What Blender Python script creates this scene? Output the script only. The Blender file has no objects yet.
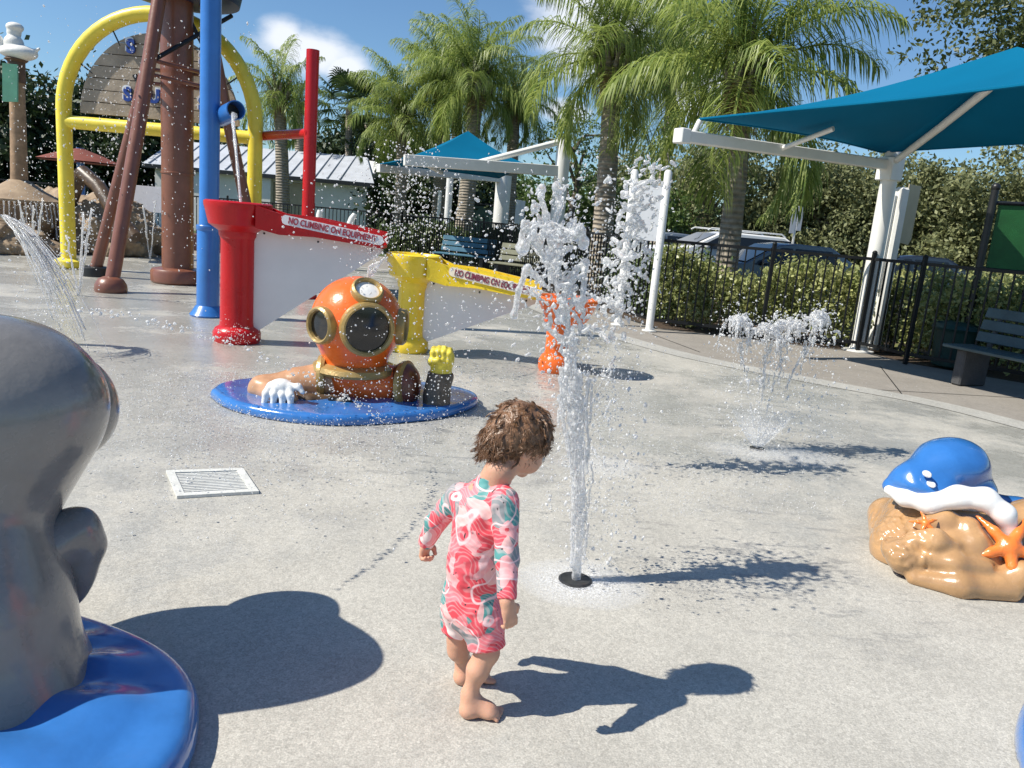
import bpy, math, random
import numpy as np
from math import sin, cos, pi, radians, hypot, atan2, sqrt, tan
from mathutils import Vector, Matrix, noise as mnoise

random.seed(7); rng = np.random.default_rng(7)
scene = bpy.context.scene
COL = scene.collection

# ------------------------------------------------------------------ camera
FPX, PITCH, ROLL, CAMH = 769.0, radians(11.9), radians(5.0), 1.35
_c, _s = cos(ROLL), sin(ROLL)
_f = Vector((0, cos(PITCH), -sin(PITCH))); _U = Vector((0, sin(PITCH), cos(PITCH))); _R = Vector((1, 0, 0))
CR = _R*_c + _U*_s; CU = _U*_c - _R*_s
def ray(px, py): return _f + CR*((px-512)/FPX) + CU*((384-py)/FPX)
def G(px, py, z=0.0):
    """point of the horizontal plane z that is seen at this pixel (measuring the place from the photo)"""
    d = ray(px, py); t = (z-CAMH)/d.z
    return Vector((d.x*t, d.y*t, z))
def D(px, py, Y):
    d = ray(px, py); t = Y/d.y
    return Vector((d.x*t, Y, CAMH+d.z*t))
cam = bpy.data.cameras.new("camera"); camo = bpy.data.objects.new("camera", cam); COL.objects.link(camo)
cam.sensor_width = 36; cam.lens = FPX/1024*36; cam.clip_start = 0.05; cam.clip_end = 2000
m = Matrix((( CR.x, CU.x, -_f.x, 0), (CR.y, CU.y, -_f.y, 0), (CR.z, CU.z, -_f.z, CAMH), (0, 0, 0, 1)))
camo.matrix_world = m
scene.camera = camo

# ------------------------------------------------------------------ light
SAZ, SEL = radians(15), radians(48)
world = bpy.data.worlds.new("World"); scene.world = world; world.use_nodes = True
wn = world.node_tree; wn.nodes.clear()
def N(nt, t, **kw):
    n = nt.nodes.new(t)
    for k, v in kw.items(): setattr(n, k, v)
    return n
out = N(wn, 'ShaderNodeOutputWorld'); bg = N(wn, 'ShaderNodeBackground')
sky = N(wn, 'ShaderNodeTexSky'); sky.sky_type = 'NISHITA'; sky.sun_disc = False
sky.sun_elevation = SEL; sky.sun_rotation = atan2(-cos(SAZ), -sin(SAZ)); sky.altitude = 0
sky.air_density = 1.0; sky.dust_density = 0.3; sky.ozone_density = 2.2
bg.inputs['Strength'].default_value = 0.10
# clouds: white where noise and a soft region agree, by direction
geo = N(wn, 'ShaderNodeTexCoord'); gen = geo.outputs['Generated']
no = N(wn, 'ShaderNodeTexNoise'); no.inputs['Scale'].default_value = 7; no.inputs['Detail'].default_value = 9; no.inputs['Roughness'].default_value = .58
mp = N(wn, 'ShaderNodeMapping'); mp.inputs['Scale'].default_value = (1, 1, 2.2)
wn.links.new(gen, mp.inputs[0]); wn.links.new(mp.outputs[0], no.inputs['Vector'])
def blob(px, py, wx, wz):
    d = ray(px, py).normalized()
    sub = N(wn, 'ShaderNodeVectorMath', operation='SUBTRACT'); wn.links.new(gen, sub.inputs[0]); sub.inputs[1].default_value = d
    mul = N(wn, 'ShaderNodeVectorMath', operation='MULTIPLY'); wn.links.new(sub.outputs[0], mul.inputs[0]); mul.inputs[1].default_value = (1/wx, 1/wx, 1/wz)
    ln = N(wn, 'ShaderNodeVectorMath', operation='LENGTH'); wn.links.new(mul.outputs[0], ln.inputs[0])
    r = N(wn, 'ShaderNodeMapRange'); r.inputs['From Min'].default_value = 1.15; r.inputs['From Max'].default_value = 0.1
    wn.links.new(ln.outputs['Value'], r.inputs['Value']); return r.outputs[0]
bl = [blob(312, 52, .105, .050), blob(285, 38, .05, .04), blob(345, 68, .06, .035), blob(600, 30, .14, .10), blob(565, 112, .06, .03), blob(5, 170, .12, .045), blob(700, 90, .1, .06)]
acc = bl[0]
for b in bl[1:]:
    mx = N(wn, 'ShaderNodeMath', operation='MAXIMUM'); wn.links.new(acc, mx.inputs[0]); wn.links.new(b, mx.inputs[1]); acc = mx.outputs[0]
ad = N(wn, 'ShaderNodeMath', operation='ADD'); wn.links.new(acc, ad.inputs[0]); wn.links.new(no.outputs['Fac'], ad.inputs[1])
rp = N(wn, 'ShaderNodeMapRange'); rp.interpolation_type = 'SMOOTHSTEP'
rp.inputs['From Min'].default_value = .90; rp.inputs['From Max'].default_value = 1.35; rp.inputs['To Max'].default_value = .85
wn.links.new(ad.outputs[0], rp.inputs['Value'])
hue = N(wn, 'ShaderNodeMix', data_type='RGBA', blend_type='MULTIPLY'); hue.inputs['Factor'].default_value = 1
wn.links.new(sky.outputs[0], hue.inputs[6]); hue.inputs[7].default_value = (.68, .86, 1.0, 1)
mix = N(wn, 'ShaderNodeMix', data_type='RGBA'); mix.inputs[7].default_value = (8.2, 8.4, 8.8, 1)
wn.links.new(rp.outputs[0], mix.inputs[0]); wn.links.new(hue.outputs[2], mix.inputs[6])
wn.links.new(mix.outputs[2], bg.inputs['Color']); wn.links.new(bg.outputs[0], out.inputs[0])
sl = bpy.data.lights.new('sun', 'SUN'); sl.energy = 5.0; sl.angle = radians(.53); sl.color = (1, .945, .84)
so = bpy.data.objects.new('sun', sl); COL.objects.link(so)
sd = Vector((cos(SAZ)*cos(SEL), sin(SAZ)*cos(SEL), -sin(SEL)))
so.rotation_euler = sd.to_track_quat('-Z', 'Y').to_euler(); so.location = (-8, -2, 9)
vs = scene.view_settings; vs.view_transform = 'Standard'; vs.look = 'None'; vs.gamma = 1; vs.exposure = 0.36; vs.use_curve_mapping = False
scene.cycles.max_bounces = 10; scene.cycles.transparent_max_bounces = 12
scene.cycles.sample_clamp_indirect = 6

# ------------------------------------------------------------------ materials
def mat(name, col, rough=.5, var=.0, vscale=4, bump=0, bscale=40, metal=0, coat=0, trans=0, spec=.5, wear=None, detail=4, rvar=0):
    m = bpy.data.materials.new(name); m.use_nodes = True; nt = m.node_tree; b = nt.nodes['Principled BSDF']
    b.inputs['Base Color'].default_value = (*col, 1); b.inputs['Roughness'].default_value = rough
    b.inputs['Metallic'].default_value = metal; b.inputs['Coat Weight'].default_value = coat; b.inputs['Coat Roughness'].default_value = .12
    b.inputs['Transmission Weight'].default_value = trans; b.inputs['Specular IOR Level'].default_value = spec
    tc = N(nt, 'ShaderNodeTexCoord')
    last = None
    if var or wear:
        n = N(nt, 'ShaderNodeTexNoise'); n.inputs['Scale'].default_value = vscale; n.inputs['Detail'].default_value = detail; n.inputs['Roughness'].default_value = .62
        nt.links.new(tc.outputs['Object'], n.inputs['Vector'])
        r = N(nt, 'ShaderNodeMapRange'); r.inputs['From Min'].default_value = .3; r.inputs['From Max'].default_value = .7
        nt.links.new(n.outputs['Fac'], r.inputs['Value'])
        mx = N(nt, 'ShaderNodeMix', data_type='RGBA'); nt.links.new(r.outputs[0], mx.inputs[0])
        lo = [max(0, c*(1-var)) for c in col]; hi = [min(1, c*(1+var)) for c in col]
        if wear: hi = wear
        mx.inputs[6].default_value = (*lo, 1); mx.inputs[7].default_value = (*hi, 1)
        nt.links.new(mx.outputs[2], b.inputs['Base Color']); last = mx
        if rvar:
            rr = N(nt, 'ShaderNodeMapRange'); rr.inputs['From Min'].default_value = .3; rr.inputs['From Max'].default_value = .7
            rr.inputs['To Min'].default_value = rough-rvar; rr.inputs['To Max'].default_value = rough+rvar
            nt.links.new(n.outputs['Fac'], rr.inputs['Value']); nt.links.new(rr.outputs[0], b.inputs['Roughness'])
    if bump:
        n2 = N(nt, 'ShaderNodeTexNoise'); n2.inputs['Scale'].default_value = bscale; n2.inputs['Detail'].default_value = 3
        nt.links.new(tc.outputs['Object'], n2.inputs['Vector'])
        bp = N(nt, 'ShaderNodeBump'); bp.inputs['Strength'].default_value = bump; bp.inputs['Distance'].default_value = .01
        nt.links.new(n2.outputs['Fac'], bp.inputs['Height']); nt.links.new(bp.outputs[0], b.inputs['Normal'])
    return m
M = {}
M['red'] = mat('red_gelcoat', (.50, .008, .012), .3, .12, 3, .15, 60, coat=.12, spec=.35, rvar=.06)
M['yellow'] = mat('yellow_gelcoat', (.88, .63, .03), .3, .08, 3, .15, 60, coat=.4, rvar=.06)
M['yellow_pipe'] = mat('yellow_pipe_paint', (.88, .70, .07), .38, .1, 4, .1, 30)
M['orange'] = mat('orange_gelcoat', (.82, .15, .022), .25, .12, 5, .2, 40, coat=.25, spec=.4, rvar=.06)
M['blue_pipe'] = mat('blue_pipe_paint', (.035, .17, .50), .3, .12, 3, .1, 30, coat=.4)
M['brown_pipe'] = mat('brown_pipe_paint', (.20, .075, .045), .38, .18, 4, .15, 30, coat=.2)
M['black'] = mat('black_metal', (.012, .013, .015), .42, .3, 8)
M['fence'] = mat('black_fence_paint', (.008, .009, .010), .5, .3, 8, spec=.3)
M['white_steel'] = mat('white_powder_coat', (.78, .77, .73), .38, .06, 3, .1, 30)
M['panel'] = mat('white_plastic_panel', (.72, .70, .68), .4, .05, 2, .05, 20)
M['blue_base'] = mat('blue_glossy_gelcoat', (.035, .165, .47), .2, .12, 6, .25, 14, coat=.9, rvar=.07)
M['grey'] = mat('grey_gelcoat', (.20, .19, .18), .27, .16, 7, .3, 18, coat=.5, rvar=.1)
M['gold'] = mat('bronze_gold_paint', (.52, .33, .10), .32, .25, 12, .3, 50, metal=.25, wear=(.42, .3, .12))
M['tan'] = mat('tan_rock_gelcoat', (.43, .25, .115), .25, .22, 6, .25, 25, coat=.6, rvar=.06)
M['tan_sleeve'] = mat('tan_sleeve_paint', (.50, .27, .14), .35, .18, 8, .3, 30, coat=.3)
M['dark_brown'] = mat('dark_brown_paint', (.09, .055, .03), .4, .4, 10, .2, 30)
M['dark_sleeve'] = mat('grey_brown_sleeve', (.095, .075, .058), .4, .35, 14, .3, 30)
M['white'] = mat('white_gelcoat', (.82, .81, .78), .25, .05, 5, .1, 30, coat=.5)
M['glove_yellow'] = mat('yellow_glove_paint', (.72, .58, .06), .4, .35, 20, .3, 30)
M['glass_dark'] = mat('dark_visor', (.004, .004, .005), .12, 0, coat=.5)
M['star'] = mat('orange_starfish_paint', (.86, .21, .035), .3, .1, 12, .3, 60, coat=.5)
M['skin'] = mat('skin', (.60, .325, .215), .48, .1, 14, .08, 90)
M['skin'].node_tree.nodes['Principled BSDF'].inputs['Subsurface Weight'].default_value = .18
M['skin'].node_tree.nodes['Principled BSDF'].inputs['Subsurface Radius'].default_value = (.01, .004, .002)
M['skin'].node_tree.nodes['Principled BSDF'].inputs['Subsurface Scale'].default_value = .6
M['lips'] = mat('lips', (.55, .18, .14), .4)
M['eye'] = mat('eye', (.6, .58, .55), .1)
M['mustard'] = M['yellow']
M['wood'] = mat('weathered_board', (.36, .295, .22), .7, .3, 3, .4, 30)
M['letter_blue'] = mat('blue_letters', (.02, .06, .30), .4)
M['letter_red'] = mat('red_letters', (.33, .03, .05), .4)
M['letter_dark'] = mat('dark_red_letters', (.22, .03, .06), .4)
M['plate'] = mat('pale_sign_plate', (.72, .70, .72), .4, .05, 8)
M['yplate'] = mat('pale_yellow_plate', (.78, .70, .55), .4, .05, 8)
M['mint'] = mat('mint_panel', (.16, .42, .27), .5, .1, 4)
M['sandrock'] = mat('sand_rock', (.30, .205, .13), .8, .3, 3, .8, 9, wear=(.42, .31, .2))
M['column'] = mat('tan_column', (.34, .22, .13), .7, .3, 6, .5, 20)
M['column_shade'] = mat('tan_column_shaded', (.14, .08, .05), .7, .3, 6, .5, 20)  # darker copy of the column tan, shade put into the colour
M['statue_white'] = mat('white_statue', (.75, .74, .70), .5, .1, 6, .3, 20)
M['roof'] = mat('metal_roof', (.50, .52, .56), .45, .12, 2)
M['wall_white'] = mat('white_wall', (.70, .70, .67), .8, .06, 2, .2, 60)
M['wall_tan'] = mat('tan_panel', (.36, .31, .22), .7, .1, 3)
M['bench_dark'] = mat('dark_teal_slats', (.045, .075, .085), .5, .2, 5, .3, 40)
M['bench_blue'] = mat('blue_slats', (.035, .13, .20), .5, .2, 5)
M['bench_tan'] = mat('olive_tan_slats', (.17, .17, .11), .5, .2, 5)
M['concrete_leg'] = mat('dark_concrete', (.06, .06, .062), .8, .2, 10, .5, 60)
M['beige_sign'] = mat('beige_board', (.50, .41, .27), .6, .15, 1.5)
M['grey_sign'] = mat('grey_board', (.42, .44, .47), .5, .05, 3)
M['green_screen'] = mat('green_windscreen', (.012, .10, .025), .6, .2, 5, .3, 200)
M['car_white'] = mat('white_car_paint', (.80, .80, .80), .2, coat=1)
M['car_blue'] = mat('slate_blue_car_paint', (.025, .045, .08), .2, coat=1)
M['car_silver'] = mat('silver_car_paint', (.22, .25, .30), .25, metal=.3, coat=1)
M['car_navy'] = mat('navy_car_paint', (.012, .016, .03), .2, coat=1)
M['car_glass'] = mat('car_glass', (.012, .016, .02), .06)
M['tyre'] = mat('tyre', (.02, .02, .02), .8)
M['rim'] = mat('rim', (.4, .4, .42), .3, metal=.8)
M['red_light'] = mat('red_lens', (.6, .01, .02), .2)
M['trash'] = mat('dark_green_bin', (.012, .05, .045), .5, .2, 5)
M['navy'] = mat('navy_bucket', (.012, .02, .06), .4, .2, 3)
M['red_shade'] = mat('rust_fabric', (.20, .05, .03), .8, .2, 3)
M['shed'] = mat('teal_shed', (.10, .16, .13), .6, .1, 2)
M['trunk'] = mat('grey_bark', (.155, .125, .095), .9, .35, 6, .8, 14)
M['drain'] = mat('drain_plastic', (.62, .62, .58), .5, .12, 20, .2, 80)
M['drain_dark'] = mat('drain_slot', (.035, .035, .035), .8)
M['nozzle'] = mat('nozzle_grate', (.03, .03, .03), .4, .5, 60)

# palm bark with rings
def palm_bark():
    m = mat('palm_bark', (.30, .255, .20), .9, .3, 8, 0); nt = m.node_tree; b = nt.nodes['Principled BSDF']
    tc = N(nt, 'ShaderNodeTexCoord'); w = N(nt, 'ShaderNodeTexWave', bands_direction='Z'); w.inputs['Scale'].default_value = 3.4; w.inputs['Distortion'].default_value = 2.5; w.inputs['Detail'].default_value = 3
    nt.links.new(tc.outputs['Object'], w.inputs['Vector'])
    mx = N(nt, 'ShaderNodeMix', data_type='RGBA', blend_type='MULTIPLY'); old = b.inputs['Base Color'].links[0].from_socket
    r = N(nt, 'ShaderNodeMapRange'); nt.links.new(w.outputs['Fac'], r.inputs['Value']); r.inputs['To Min'].default_value = .82; r.inputs['To Max'].default_value = 1.06
    mx.inputs[0].default_value = 1; nt.links.new(old, mx.inputs[6]); nt.links.new(r.outputs[0], mx.inputs[7]); nt.links.new(mx.outputs[2], b.inputs['Base Color'])
    bp = N(nt, 'ShaderNodeBump'); bp.inputs['Strength'].default_value = .8; bp.inputs['Distance'].default_value = .03
    nt.links.new(w.outputs['Fac'], bp.inputs['Height']); nt.links.new(bp.outputs[0], b.inputs['Normal'])
    return m
M['palm_bark'] = palm_bark()

def leafmat(name, dark, light, transl=.35, rough=.45):
    """leaf colour varies from leaf to leaf by a random per-face attribute"""
    m = bpy.data.materials.new(name); m.use_nodes = True; nt = m.node_tree; b = nt.nodes['Principled BSDF']; o = nt.nodes['Material Output']
    at = N(nt, 'ShaderNodeAttribute', attribute_name='rnd')
    mx = N(nt, 'ShaderNodeMix', data_type='RGBA'); nt.links.new(at.outputs['Fac'], mx.inputs[0]); mx.inputs[6].default_value = (*dark, 1); mx.inputs[7].default_value = (*light, 1)
    nt.links.new(mx.outputs[2], b.inputs['Base Color']); b.inputs['Roughness'].default_value = rough
    tr = N(nt, 'ShaderNodeBsdfTranslucent'); nt.links.new(mx.outputs[2], tr.inputs['Color'])
    ms = N(nt, 'ShaderNodeMixShader'); ms.inputs[0].default_value = transl
    nt.links.new(b.outputs[0], ms.inputs[1]); nt.links.new(tr.outputs[0], ms.inputs[2]); nt.links.new(ms.outputs[0], o.inputs['Surface'])
    return m
M['palm_leaf'] = leafmat('palm_leaf', (.14, .215, .045), (.43, .49, .14), .5, .42)
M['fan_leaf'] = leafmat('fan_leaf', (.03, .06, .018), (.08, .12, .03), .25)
M['dead_leaf'] = leafmat('dead_leaf', (.22, .13, .06), (.38, .25, .12), .2)
M['tree_leaf'] = leafmat('tree_leaf', (.11, .135, .055), (.32, .33, .15), .3, .6)
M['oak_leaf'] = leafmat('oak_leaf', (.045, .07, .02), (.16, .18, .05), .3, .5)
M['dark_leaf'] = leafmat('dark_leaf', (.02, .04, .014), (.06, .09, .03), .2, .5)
M['green_leaf'] = leafmat('green_leaf', (.05, .10, .02), (.14, .20, .05), .3, .5)
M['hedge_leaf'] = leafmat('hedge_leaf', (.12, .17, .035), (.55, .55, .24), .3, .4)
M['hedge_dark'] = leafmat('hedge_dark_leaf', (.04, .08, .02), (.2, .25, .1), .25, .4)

# shade fabric: cloth that lets some light through
def fabric(name, col):
    m = bpy.data.materials.new(name); m.use_nodes = True; nt = m.node_tree; b = nt.nodes['Principled BSDF']; o = nt.nodes['Material Output']
    tc = N(nt, 'ShaderNodeTexCoord'); n = N(nt, 'ShaderNodeTexNoise'); n.inputs['Scale'].default_value = 1.5; n.inputs['Detail'].default_value = 3; nt.links.new(tc.outputs['Object'], n.inputs['Vector'])
    mx = N(nt, 'ShaderNodeMix', data_type='RGBA'); nt.links.new(n.outputs['Fac'], mx.inputs[0]); mx.inputs[6].default_value = (*[c*.85 for c in col], 1); mx.inputs[7].default_value = (*[c*1.12 for c in col], 1)
    nt.links.new(mx.outputs[2], b.inputs['Base Color']); b.inputs['Roughness'].default_value = .75
    tr = N(nt, 'ShaderNodeBsdfTranslucent'); tr.inputs['Color'].default_value = (col[0]*.5, col[1]*.75, col[2]*.9, 1)
    ms = N(nt, 'ShaderNodeMixShader'); ms.inputs[0].default_value = .03; b.inputs['Specular IOR Level'].default_value = .08
    nt.links.new(b.outputs[0], ms.inputs[1]); nt.links.new(tr.outputs[0], ms.inputs[2]); nt.links.new(ms.outputs[0], o.inputs['Surface'])
    return m
M['fabric'] = fabric('teal_shade_fabric', (.001, .122, .235))

def water(name, white=.55, rough=.05):
    m = bpy.data.materials.new(name); m.use_nodes = True; nt = m.node_tree; nt.nodes.remove(nt.nodes['Principled BSDF']); o = nt.nodes['Material Output']
    gl = N(nt, 'ShaderNodeBsdfGlass'); gl.inputs['IOR'].default_value = 1.33; gl.inputs['Roughness'].default_value = rough; gl.inputs['Color'].default_value = (1, 1, 1, 1)
    df = N(nt, 'ShaderNodeBsdfPrincipled'); df.inputs['Base Color'].default_value = (.93, .93, .93, 1); df.inputs['Roughness'].default_value = .15
    tl = N(nt, 'ShaderNodeBsdfTranslucent'); tl.inputs['Color'].default_value = (.93, .93, .93, 1)
    a = N(nt, 'ShaderNodeMixShader'); a.inputs[0].default_value = .45; nt.links.new(df.outputs[0], a.inputs[1]); nt.links.new(tl.outputs[0], a.inputs[2])
    tc = N(nt, 'ShaderNodeTexCoord'); n = N(nt, 'ShaderNodeTexNoise'); n.inputs['Scale'].default_value = 60; n.inputs['Detail'].default_value = 4; nt.links.new(tc.outputs['Object'], n.inputs['Vector'])
    r = N(nt, 'ShaderNodeMapRange'); r.inputs['From Min'].default_value = .35; r.inputs['From Max'].default_value = .65; r.inputs['To Min'].default_value = max(0, white-.25); r.inputs['To Max'].default_value = min(1, white+.25)
    nt.links.new(n.outputs['Fac'], r.inputs['Value'])
    ms = N(nt, 'ShaderNodeMixShader'); nt.links.new(r.outputs[0], ms.inputs[0]); nt.links.new(gl.outputs[0], ms.inputs[1]); nt.links.new(a.outputs[0], ms.inputs[2])
    bp = N(nt, 'ShaderNodeBump'); bp.inputs['Strength'].default_value = .5; bp.inputs['Distance'].default_value = .01
    nt.links.new(n.outputs['Fac'], bp.inputs['Height']); nt.links.new(bp.outputs[0], gl.inputs['Normal']); nt.links.new(bp.outputs[0], df.inputs['Normal'])
    nt.links.new(ms.outputs[0], o.inputs['Surface']); return m
M['water'] = water('aerated_water', .50); M['drops'] = water('water_drops', .72); M['sheet'] = water('clear_water_sheet', .5, .08)
def mist(name, dens_lo, dens_hi, scale):
    """fine spray / foam film: tiny flecks of white water with clear air between"""
    m = bpy.data.materials.new(name); m.use_nodes = True; nt = m.node_tree; b = nt.nodes['Principled BSDF']; o = nt.nodes['Material Output']
    b.inputs['Base Color'].default_value = (.92, .93, .95, 1); b.inputs['Roughness'].default_value = .2
    tc = N(nt, 'ShaderNodeTexCoord'); n = N(nt, 'ShaderNodeTexNoise'); n.inputs['Scale'].default_value = scale; n.inputs['Detail'].default_value = 5; n.inputs['Roughness'].default_value = .7
    nt.links.new(tc.outputs['Object'], n.inputs['Vector'])
    r = N(nt, 'ShaderNodeMapRange'); r.inputs['From Min'].default_value = .42; r.inputs['From Max'].default_value = .62; r.inputs['To Min'].default_value = dens_lo; r.inputs['To Max'].default_value = dens_hi
    nt.links.new(n.outputs['Fac'], r.inputs['Value'])
    at = N(nt, 'ShaderNodeAttribute', attribute_name='fall'); mu = N(nt, 'ShaderNodeMath', operation='MULTIPLY'); nt.links.new(at.outputs['Fac'], mu.inputs[0]); nt.links.new(r.outputs[0], mu.inputs[1])
    tr = N(nt, 'ShaderNodeBsdfTransparent'); ms = N(nt, 'ShaderNodeMixShader'); nt.links.new(mu.outputs[0], ms.inputs[0])
    nt.links.new(tr.outputs[0], ms.inputs[1]); nt.links.new(b.outputs[0], ms.inputs[2]); nt.links.new(ms.outputs[0], o.inputs['Surface']); return m
M['foam'] = mist('foam_film', .22, .9, 150); M['mist'] = mist('spray_film', .05, .7, 110)

# ------------------------------------------------------------------ mesh builder
ROOT = {}
class MB:
    def __init__(s): s.v = []; s.f = []; s.n = 0
    def add(s, v, f):
        v = np.asarray(v, dtype=float).reshape(-1, 3); s.v.append(v)
        s.f += [tuple(i+s.n for i in q) for q in f]; s.n += len(v); return s
    def box(s, c, size, rot=None, bev=0):
        x, y, z = [k/2 for k in size]
        if bev:
            b = min(bev, x*.45, y*.45, z*.45); v = []
            import itertools
            bm_v = []
            for sx in (-1, 1):
                for sy in (-1, 1):
                    for sz in (-1, 1):
                        bm_v += [(sx*x, sy*(y-b), sz*(z-b)), (sx*(x-b), sy*y, sz*(z-b)), (sx*(x-b), sy*(y-b), sz*z)]
            idx = {}
            k = 0
            for sx in (-1, 1):
                for sy in (-1, 1):
                    for sz in (-1, 1):
                        idx[(sx, sy, sz)] = k; k += 3
            f = []
            def q(a, ax): return idx[a]+ax
            for ax in range(3):
                o1, o2 = [i for i in range(3) if i != ax]
                for sg in (-1, 1):
                    def cc(p, r):
                        t = [0, 0, 0]; t[ax] = sg; t[o1] = p; t[o2] = r; return tuple(t)
                    f.append([q(cc(-1, -1), ax), q(cc(1, -1), ax), q(cc(1, 1), ax), q(cc(-1, 1), ax)])
            for ax in range(3):
                o1, o2 = [i for i in range(3) if i != ax]
                for p in (-1, 1):
                    for r in (-1, 1):
                        a = [0]*3; a[ax] = -1; a[o1] = p; a[o2] = r; bb = list(a); bb[ax] = 1
                        f.append([q(tuple(a), o1), q(tuple(bb), o1), q(tuple(bb), o2), q(tuple(a), o2)])
            for kx in idx: f.append([idx[kx], idx[kx]+1, idx[kx]+2])
            v = np.array(bm_v)
        else:
            v = np.array([(a*x, b*y, d*z) for a in (-1, 1) for b in (-1, 1) for d in (-1, 1)])
            f = [(0, 1, 3, 2), (4, 6, 7, 5), (0, 4, 5, 1), (2, 3, 7, 6), (0, 2, 6, 4), (1, 5, 7, 3)]
        if rot is not None:
            R = np.array(rot.to_3x3() if hasattr(rot, 'to_3x3') else Matrix.Rotation(rot, 3, 'Z')); v = v @ R.T
        return s.add(v+np.array(c), f)
    def tube(s, pts, r, n=16, cap=True, flat=1.0):
        pts = [Vector(p) for p in pts]; k = len(pts)
        rs = r if isinstance(r, (list, tuple)) else [r]*k
        vs_ = []; up = None
        for i, p in enumerate(pts):
            t = (pts[min(i+1, k-1)]-pts[max(i-1, 0)])
            t = t.normalized() if t.length > 1e-9 else Vector((0, 0, 1))
            if up is None:
                up = Vector((0, 0, 1)) if abs(t.z) < .9 else Vector((1, 0, 0))
            a = (up - t*up.dot(t)).normalized(); b = t.cross(a); up = a
            for j in range(n):
                w = 2*pi*j/n; vs_.append(p + a*(cos(w)*rs[i]) + b*(sin(w)*rs[i]*flat))
        f = [(i*n+j, i*n+(j+1) % n, (i+1)*n+(j+1) % n, (i+1)*n+j) for i in range(k-1) for j in range(n)]
        if cap: f += [tuple(range(n-1, -1, -1)), tuple((k-1)*n+j for j in range(n))]
        return s.add([tuple(p) for p in vs_], f)
    def lathe(s, c, prof, n=32, axis=None):
        vs_ = []; R = None
        if axis is not None: R = np.array(Vector((0, 0, 1)).rotation_difference(Vector(axis).normalized()).to_matrix())
        for (r, z) in prof:
            for j in range(n):
                w = 2*pi*j/n; vs_.append((cos(w)*r, sin(w)*r, z))
        v = np.array(vs_)
        if R is not None: v = v @ R.T
        k = len(prof)
        f = [(i*n+j, i*n+(j+1) % n, (i+1)*n+(j+1) % n, (i+1)*n+j) for i in range(k-1) for j in range(n)]
        f += [tuple(range(n-1, -1, -1)), tuple((k-1)*n+j for j in range(n))]
        return s.add(v+np.array(c), f)
    def prism(s, poly, z0, z1):
        n = len(poly); v = [(x, y, z0) for x, y in poly]+[(x, y, z1) for x, y in poly]
        f = [tuple(range(n-1, -1, -1)), tuple(range(n, 2*n))]+[(i, (i+1) % n, n+(i+1) % n, n+i) for i in range(n)]
        return s.add(v, f)
    def slab(s, pts, th):
        """3-D polygon given thickness along its normal"""
        p = [Vector(q) for q in pts]; nr = Vector((0, 0, 0))
        for i in range(len(p)): nr += p[i].cross(p[(i+1) % len(p)])
        nr.normalize(); n = len(p)
        v = [tuple(q-nr*th/2) for q in p]+[tuple(q+nr*th/2) for q in p]
        f = [tuple(range(n-1, -1, -1)), tuple(range(n, 2*n))]+[(i, (i+1) % n, n+(i+1) % n, n+i) for i in range(n)]
        return s.add(v, f)
    def ball(s, c, r, k=1, squash=None):
        v, f = ICO[k]; vv = v*np.array(r if hasattr(r, '__len__') else (r, r, r))
        return s.add(vv+np.array(c), f)
    def build(s, name, m, parent=None, smooth=True, angle=35, origin=None, local=False):
        v = np.concatenate(s.v)
        me = bpy.data.meshes.new(name)
        org = np.zeros(3)
        if parent is not None and not local: org = np.array(ROOT[parent.name])
        if origin is not None: org = np.array(origin)
        me.from_pydata((v-org).tolist(), [], s.f); me.validate(clean_customdata=False)
        return link(me, name, m, parent, smooth, angle, origin)
def link(me, name, m, parent, smooth=True, angle=35, origin=None):
    if m is not None: me.materials.append(M[m] if isinstance(m, str) else m)
    if smooth:
        me.shade_smooth()
        if angle: me.set_sharp_from_angle(angle=radians(angle))
    o = bpy.data.objects.new(name, me); COL.objects.link(o)
    if parent is not None: o.parent = parent; ROOT[o.name] = ROOT[parent.name]
    else:
        if origin is not None: o.location = origin
        ROOT[o.name] = tuple(o.location)
    return o
def arrmesh(name, v, f, k):
    """fast mesh from arrays; all faces k-gons"""
    me = bpy.data.meshes.new(name); v = np.asarray(v, dtype=np.float32); f = np.asarray(f, dtype=np.int32)
    me.vertices.add(len(v)); me.vertices.foreach_set('co', v.ravel())
    me.loops.add(f.size); me.loops.foreach_set('vertex_index', f.ravel())
    me.polygons.add(len(f)); me.polygons.foreach_set('loop_start', np.arange(0, f.size, k, dtype=np.int32)); me.polygons.foreach_set('loop_total', np.full(len(f), k, dtype=np.int32))
    me.update(calc_edges=True); return me
def ico(sub):
    import bmesh
    b = bmesh.new(); bmesh.ops.create_icosphere(b, subdivisions=sub, radius=1)
    v = np.array([tuple(q.co) for q in b.verts]); f = [tuple(q.index for q in p.verts) for p in b.faces]; b.free(); return v, f
ICO = {1: ico(1), 2: ico(2), 3: ico(3)}
def thing(name, loc, label, cat, group=None, rz=0):
    o = bpy.data.objects.new(name, None); COL.objects.link(o); o.location = loc; o.rotation_euler = (0, 0, rz); o.empty_display_size = .1
    o['label'] = label; o['category'] = cat
    if group: o['group'] = group
    ROOT[o.name] = tuple(loc); return o
def tag(o, label, cat, group=None, kind=None):
    if label: o['label'] = label
    if cat: o['category'] = cat
    if group: o['group'] = group
    if kind: o['kind'] = kind
    return o
def copy_tree(o, parent=None):
    c = o.copy(); COL.objects.link(c); c.parent = parent
    for ch in list(o.children): copy_tree(ch, c)
    return c
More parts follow.
